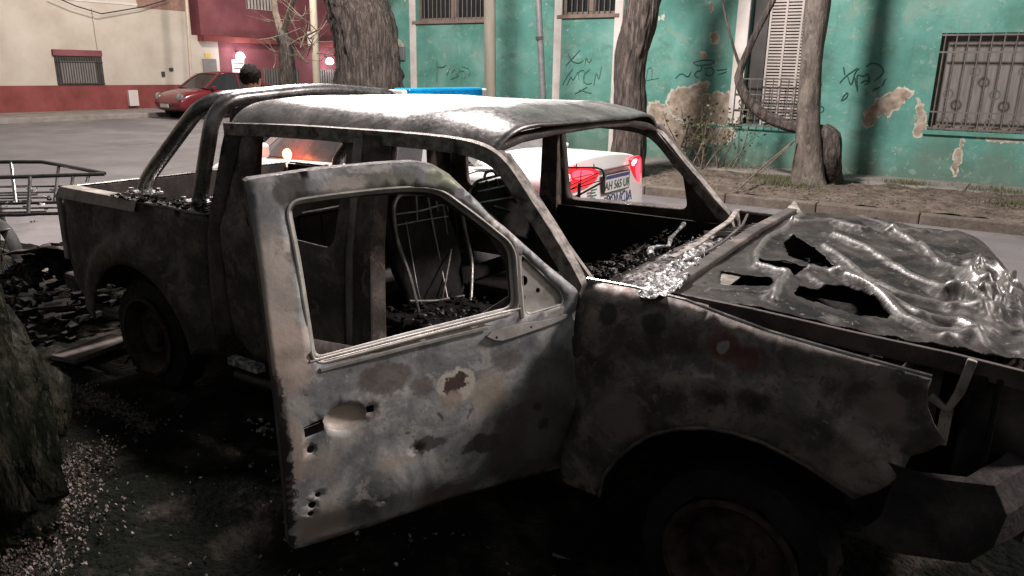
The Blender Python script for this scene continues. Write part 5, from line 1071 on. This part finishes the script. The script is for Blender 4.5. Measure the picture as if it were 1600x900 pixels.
def ring(name, loop, w0, off0, off1, m, closed=True):
    """flange turned in from an opening: loop at the skin, inner loop shrunk by w0 and set back"""
    cx = sum(p[0] for p in loop)/len(loop); cz = sum(p[1] for p in loop)/len(loop); L2 = []
    n = len(loop)
    for i in range(n):
        a = Vector(loop[i-1]); b_ = Vector(loop[(i+1) % n]); t_ = (b_-a).normalized(); nn = Vector((-t_.y, t_.x))
        q = Vector(loop[i])+nn*w0
        if (q-Vector((cx, cz))).length > (Vector(loop[i])-Vector((cx, cz))).length: q = Vector(loop[i])-nn*w0
        L2.append(q)
    vs = [dpt(p[0], p[1], off0) for p in loop]+[dpt(p[0], p[1], off1) for p in L2]
    o = mesh(name, vs, [(i, (i+1) % n, n+(i+1) % n, n+i) for i in range(n)], m, smooth=True); md = o.modifiers.new('s', 'SOLIDIFY'); md.thickness = .003; return part(o, dr)
pale = mat('pale_flange_metal', [(0, (.20, .19, .17)), (.5, (.38, .365, .335)), (1, (.55, .53, .50))], 7, (.4, .65), .35, .2, 60, bdist=.002)
ring('window_flange', dwin, .004, 0, -.018, pale); 
inner = [(p[0], p[1]) for p in dwin]
ring('window_channel', dwin, .016, -.018, -.022, pale)
q = MB().tube([dpt(p[0], p[1], .0) for p in dwin]+[dpt(dwin[0][0], dwin[0][1], 0)], .0045, 6, cap=False).build('window_bead', pale, smooth=True); part(q, dr)
# recessed mirror triangle with three holes
th_ = [[(c[0]+r*math.cos(a), c[1]+r*math.sin(a)) for a in [i*.628 for i in range(10)]] for c, r in ((duv(820, 440), .017), (duv(816, 416), .008), (duv(843, 455), .008), (duv(820, 466), .009))]
tp = plate('mirror_panel', smoothpoly([(.205, 1.175), (.055, 1.03), (.036, 1.0), (.07, .968), (.205, .952)], 1), th_, lambda u, z: dpt(u, z, -.012), pale, step=.05, th=.003, smooth=False); part(tp, dr)
ring('mirror_recess_lip', dtri, .004, .001, -.012, pale)
q = MB().beam([dpt(.207, .955, -.004), dpt(.207, 1.07, -.006), dpt(.207, 1.185, -.008)], DT, .014, .02).build('window_divider', M['pillar'], bevel=.002); part(q, dr)
q = MB().beam([dpt(.88, .905, -.012), dpt(.587, .935, -.012), dpt(.21, .968, -.012)], (0, 0, 1), .028, .02).build('window_sill_channel', mat('scraped_channel', [(0, (.12, .10, .085)), (1, (.30, .27, .24))], 12, (.3, .5), .6, .1, 40), bevel=.003); part(q, dr)
q = MB().tube([dpt(.885, .926, .002), dpt(.587, .956, .002), dpt(.21, .989, .002)], .004, 6).build('sill_highlight_edge', pale); part(q, dr)
q = MB().beam([dpt(.86, .898, .004), dpt(.587, .925, .006), dpt(.33, .945, .005)], (0, 0, 1), .012, .008).build('belt_moulding', pale, bevel=.002); part(q, dr)
# raised step below the mirror with small holes
sp = [duv(x, y) for x, y in ((752, 521), (800, 505), (862, 497), (884, 487), (880, 497), (800, 524), (775, 531))]
sh_ = [[(c[0]+.005*math.cos(a), c[1]+.005*math.sin(a)) for a in [i*1.047 for i in range(6)]] for c in (duv(772, 525), duv(826, 509))]
q = plate('mounting_step', smoothpoly(sp, 1), sh_, lambda u, z: dpt(u, z, .010), pale, step=.05, th=.006, smooth=False); part(q, dr)
# handle recess: a dish sunk in the skin
vs = []; fs = []; n = len(dish); K = 6
for k in range(K+1):
    f = 1-k/K*.98
    for p in dish: vs.append(dpt(cu_+(p[0]-cu_)*f, cz_+(p[1]-cz_)*f, -.022*math.sqrt(max(0, 1-f*f))))
fs = [(k*n+i, k*n+(i+1) % n, (k+1)*n+(i+1) % n, (k+1)*n+i) for k in range(K) for i in range(n)]+[tuple(K*n+i for i in range(n))]
q = mesh('handle_recess', vs, fs, mat('tan_recess', [(0, (.26, .22, .185)), (1, (.42, .36, .31))], 10, (.5, .7), .2, .1, 50), smooth=True); part(q, dr)
# door depth: edge returns and inner frame
n = len(douter); lp = douter
vs = [dpt(p[0], p[1], 0) for p in lp]+[dpt(p[0], p[1], -.05) for p in lp]
o = mesh('door_edge', vs, [(i, (i+1) % n, n+(i+1) % n, n+i) for i in range(n)], M['soot']); part(o, dr)
o = plate('inner_shell', [(u*.985+.004, z if z < 1.2 else z-.006) for u, z in douter], [smoothpoly([(.885, 1.345), (.875, 1.19), (.862, .90), (.22, .965), (.225, 1.17), (.44, 1.345), (.60, 1.362)], 1), smoothpoly([(.15, .45), (.80, .42), (.85, .80), (.20, .85)], 1), dslot, dround], lambda u, z: dpt(u, z, -.052), M['soot'], step=.06, th=.004); part(o, dr)
b = MB(); [b.box((DH.x-.03, DH.y-.02, z), (DH.x+.03, DH.y+.04, z+.07)) for z in (.45, .80)]; part(b.build('hinge', M['soot'], bevel=.005), dr)
# ================================================================== PERSON
def skin_body(name, joints, edges, m, parent, sub_=2):
    me = bpy.data.meshes.new(name); me.from_pydata([j[0] for j in joints], edges, []); o = bpy.data.objects.new(name, me); COL.objects.link(o); me.materials.append(m)
    sk = o.modifiers.new('skin', 'SKIN'); sk.use_smooth_shade = True
    for i, j in enumerate(joints): r = j[1]; me.skin_vertices[0].data[i].radius = r if isinstance(r, tuple) else (r, r)
    me.skin_vertices[0].data[0].use_root = True
    sb = o.modifiers.new('sub', 'SUBSURF'); sb.levels = sb.render_levels = sub_
    if parent: o.parent = parent
    return o
p = at(391, 104, 0, -5.6)
pe = thing('person', (p.x, p.y, 0), 'dark haired person in a dark jacket standing behind the roll bar', 'person', rz=R(200))
hz_ = p.z
sc_ = hz_/1.74
J = [((0, 0, .95), (.15, .11)), ((0, 0, 1.15), (.14, .10)), ((0, .0, 1.36), (.17, .11)), ((0, 0, 1.46), (.10, .075)), ((0, .01, 1.53), (.055, .055)),
     ((-.17, 0, 1.41), .062), ((-.23, .0, 1.15), .048), ((-.22, -.08, .90), .036), ((-.22, -.10, .83), .03), ((.17, 0, 1.41), .062), ((.23, 0, 1.15), .048), ((.22, -.08, .90), .036), ((.22, -.10, .83), .03),
     ((-.09, 0, .88), .095), ((-.10, 0, .48), .062), ((-.11, .01, .09), .045), ((-.11, -.13, .04), .038), ((.09, 0, .88), .095), ((.10, 0, .48), .062), ((.11, .01, .09), .045), ((.11, -.13, .04), .038)]
J = [((a[0]*sc_, a[1]*sc_, a[2]*sc_), r) for a, r in J]
skin_body('clothed_body', J, [(0,1),(1,2),(2,3),(3,4),(2,5),(5,6),(6,7),(7,8),(2,9),(9,10),(10,11),(11,12),(0,13),(13,14),(14,15),(15,16),(0,17),(17,18),(18,19),(19,20)], M['cloth'], pe)
hc = Vector((0, -.01, 1.625*sc_))
def ell(name, c, r, m, seed=0, amp=0, cut=None):
    bm = bmesh.new(); bmesh.ops.create_icosphere(bm, subdivisions=4, radius=1)
    for v in bm.verts:
        q = v.co.copy(); f = 1+amp*noise.fractal(q*5+Vector((seed, 0, 0)), .9, 2.2, 4); v.co = Vector((c[0]+q.x*r[0]*f, c[1]+q.y*r[1]*f, c[2]+q.z*r[2]*f))
    if cut: bmesh.ops.delete(bm, geom=[v for v in bm.verts if cut(v.co)], context='VERTS')
    me = bpy.data.meshes.new(name); bm.to_mesh(me); bm.free(); me.materials.append(m); o = bpy.data.objects.new(name, me); COL.objects.link(o)
    for pp in me.polygons: pp.use_smooth = True
    return o
hd = ell('head', hc, (.078, .098, .115), M['skin']); hd.parent = pe
for s_ in (-1, 1): e = ell('ear', hc+Vector((s_*.080, .005, -.005)), (.012, .022, .034), M['skin']); e.parent = hd
e = ell('nose', hc+Vector((0, -.10, -.015)), (.013, .02, .024), M['skin']); e.parent = hd
for s_ in (-1, 1): e = ell('eye', hc+Vector((s_*.032, -.088, .008)), (.014, .010, .008), M['white']); e.parent = hd
e = ell('mouth', hc+Vector((0, -.094, -.055)), (.026, .010, .008), M['redwall']); e.parent = hd
hr = ell('hair', hc+Vector((0, .018, .030)), (.094, .104, .104), M['hair'], 3, .13, cut=lambda c: c.y < hc.y-.055 and c.z < hc.z+.045); hr.parent = hd
for s_ in (-1, 1):
    for k in range(5):
        b0 = Vector((s_*.22*sc_+(k-2)*.014*.8, -.10, .80*sc_)); fl = (.05, .065, .07, .065, .05)[k]
        g = MB().tube([b0+Vector((0, 0, .03)), b0+Vector((0, -.008, -fl*.5)), b0+Vector((0, .006, -fl))], [.010, .009, .006], 7); g.build('finger', M['skin'], pe, smooth=True)
# ================================================================== MOTORCYCLES
def bike(label, x0, y0, d, rear_only=False):
    """x0,y0 = rear axle; d = +1 when the front lies towards -X"""
    t = thing('motorcycle', (x0, y0, 0), label, 'motorcycle', 'motorcycles left near the truck'); W_ = lambda dx, dy, z: Vector((x0-d*dx, y0+dy, z))
    for nm, cx in (('wheel', 0), ('wheel', 1.28)):
        o = MB().lathe(W_(cx, 0, .30), (0, 1, 0), [(.24, -.03), (.28, -.045), (.30, -.02), (.30, .02), (.28, .045), (.24, .03)], 32).build(nm, M['tyre'], smooth=True); keep(o, t)
        r_ = MB().lathe(W_(cx, 0, .30), (0, 1, 0), [(.24, -.02), (.225, 0), (.24, .02)], 32)
        for k in range(14): a = k*.4488; r_.tube([W_(cx, 0, .30), W_(cx, 0, .30)+Vector((math.cos(a), 0, math.sin(a)))*.23], .003, 4)
        r_.build('rim', M['chrome']).parent = o; o.children[0].matrix_parent_inverse = Matrix()
    b = MB().tube([W_(0, .09, .30), W_(.45, .09, .32), W_(.75, .06, .75), W_(1.05, 0, .85)], .02, 8).tube([W_(0, -.09, .30), W_(.45, -.09, .32), W_(.75, -.06, .75), W_(1.05, 0, .85)], .02, 8).tube([W_(.1, .08, .72), W_(.7, .07, .74)], .016, 8).tube([W_(.0, .08, .32), W_(.1, .08, .70)], .018, 8).tube([W_(.0, -.08, .32), W_(.1, -.08, .70)], .018, 8)
    b.box(tuple(W_(.68 if d > 0 else .42, -.12, .28)), tuple(W_(.42 if d > 0 else .68, .12, .55))); keep(b.build('frame', M['soot']), t)
    keep(MB().tube([W_(1.28, .07, .30), W_(1.08, .07, .80), W_(1.0, .05, 1.0)], .02, 8).tube([W_(1.28, -.07, .30), W_(1.08, -.07, .80), W_(1.0, -.05, 1.0)], .02, 8).build('fork', M['chrome']), t)
    keep(MB().tube([W_(.85, -.34, 1.02), W_(.98, -.2, 1.03), W_(1.02, 0, 1.0), W_(.98, .2, 1.03), W_(.85, .34, 1.02)], .013, 8).build('handlebar', M['chrome'], smooth=True), t)
    keep(MB().tube([W_(.72, 0, .80), W_(.82, 0, .86), W_(.95, 0, .86), W_(1.02, 0, .82)], [.06, .13, .13, .06], 14).build('fuel_tank', M['plastic'], smooth=True), t)
    keep(MB().tube([W_(.02, 0, .80), W_(.2, 0, .80), W_(.5, 0, .78), W_(.72, 0, .78)], [.07, .11, .11, .07], 12, flat=.45).build('seat', M['plastic'], smooth=True), t)
    keep(MB().tube([W_(.9, -.15, .33), W_(.4, -.16, .28), W_(-.15, -.16, .36)], [.02, .03, .045], 12).build('exhaust', M['chrome'], smooth=True), t)
    return t
bk = bike('motorcycle with a long black tubular luggage rack behind the truck tailgate', -5.75, -.50, 1)
Z1 = 1.0; q = lambda px, py, z=Z1: at(px, py, 2, z)
b = MB(); outer = [q(-60, 252), q(0, 253), q(65, 253), q(95, 258), q(163, 271)]; innr = [q(-60, 279), q(0, 277), q(45, 276), q(95, 274), q(163, 272)]
b.tube(outer, .014, 8).tube(innr, .013, 8)
low = [at(px, py, 2, .80) for px, py in ((-40, 336), (30, 336), (60, 334), (122, 333))]; b.tube(low, .011, 8)
lo2 = [at(px, py, 2, .80) for px, py in ((-40, 318), (20, 318), (60, 317), (110, 316))]; b.tube(lo2, .010, 8)
for (ax_, ay), (bx, by) in (((17, 253), (25, 318)), ((47, 276), (44, 334)), ((92, 257), (85, 316)), ((114, 273), (108, 333)), ((139, 272), (122, 333))): b.tube([q(ax_, ay), at(bx, by, 2, .80)], .011, 7)
keep(b.build('luggage_rack', M['plastic'], smooth=True), bk)
b = MB(); rnd = random.Random(2)
for k in range(10): y_ = 288+5*k+rnd.uniform(-3, 3); b.tube([at(-30, y_+2, 2, .85-.01*k), at(rnd.uniform(40, 100), y_, 2, .85-.01*k)], .007, 5)
keep(b.build('bent_rods', M['chrome']), bk); keep(lumps(30, (-5.4, -.7, .72, -4.6, -.3, .86), .02, M['foil'], 'scorched_scraps', 20), bk)
hp_ = lumps(700, (-5.6, -1.1, .02, -4.35, .3, .34), .045, M['black'], 'rubbish_heap', 41, zf=lambda x, y: .46*max(0, 1-((x+4.95)/.75)**2-((y+.35)/.65)**2)+.02); tag(hp_, 'charred heap of rubbish on the road behind the tailgate', 'rubbish heap', kind='stuff')
q_ = plate('scorched_sheet', [(-5.2, -.75), (-4.55, -.6), (-4.5, -.1), (-4.95, .05), (-5.3, -.3)], [], lambda x, y: (x, y, .42+.45*(x+5.3)*.4+.05*noise.noise(Vector((x*5, y*5, 0)))), M['soot'], step=.05, th=.006); tag(q_, 'bent scorched metal sheet lying on the rubbish heap behind the tailgate', 'metal sheet')
q_ = plate('scorched_sheet', [(-5.9, -.62), (-5.55, -.70), (-5.40, -.55), (-5.75, -.45)], [], lambda x, y: (x, y, .55+.25*(x+5.5)), M['hoodframe'], step=.05, th=.006); tag(q_, 'small pale leaf shaped metal scrap at the left edge below the luggage rack', 'metal scrap')
b2 = bike('black motorcycle with a wire side rack between the truck and the police car', -1.72, 1.20, 1)
YB = 1.18; q = lambda px, py: at(px, py, 1, YB)
b = MB(); b.tube(arc([q(862, 262), q(932, 262), q(943, 266), q(944, 283), q(906, 304), q(868, 318)], .02, 3), .0065, 7)
for (x0_, y0_), (x1_, y1_) in (((935, 270), (868, 300)), ((932, 276), (880, 301)), ((936, 283), (892, 296)), ((884, 256), (884, 266)), ((901, 256), (901, 264)), ((928, 256), (928, 264)), ((868, 285), (925, 272)), ((892, 268), (890, 308)), ((908, 266), (906, 300))): b.tube([q(x0_, y0_), q(x1_, y1_)], .0035, 5)
keep(b.build('luggage_rack', M['plastic'], smooth=True), b2)
b = MB(); b.box((-1.95, 1.12, .80), (-1.6, 1.22, .84)); b.tube([(-1.75, 1.18, .84), (-1.75, 1.18, 1.05)], .01, 6); keep(b.build('rack_support', M['plastic']), b2)
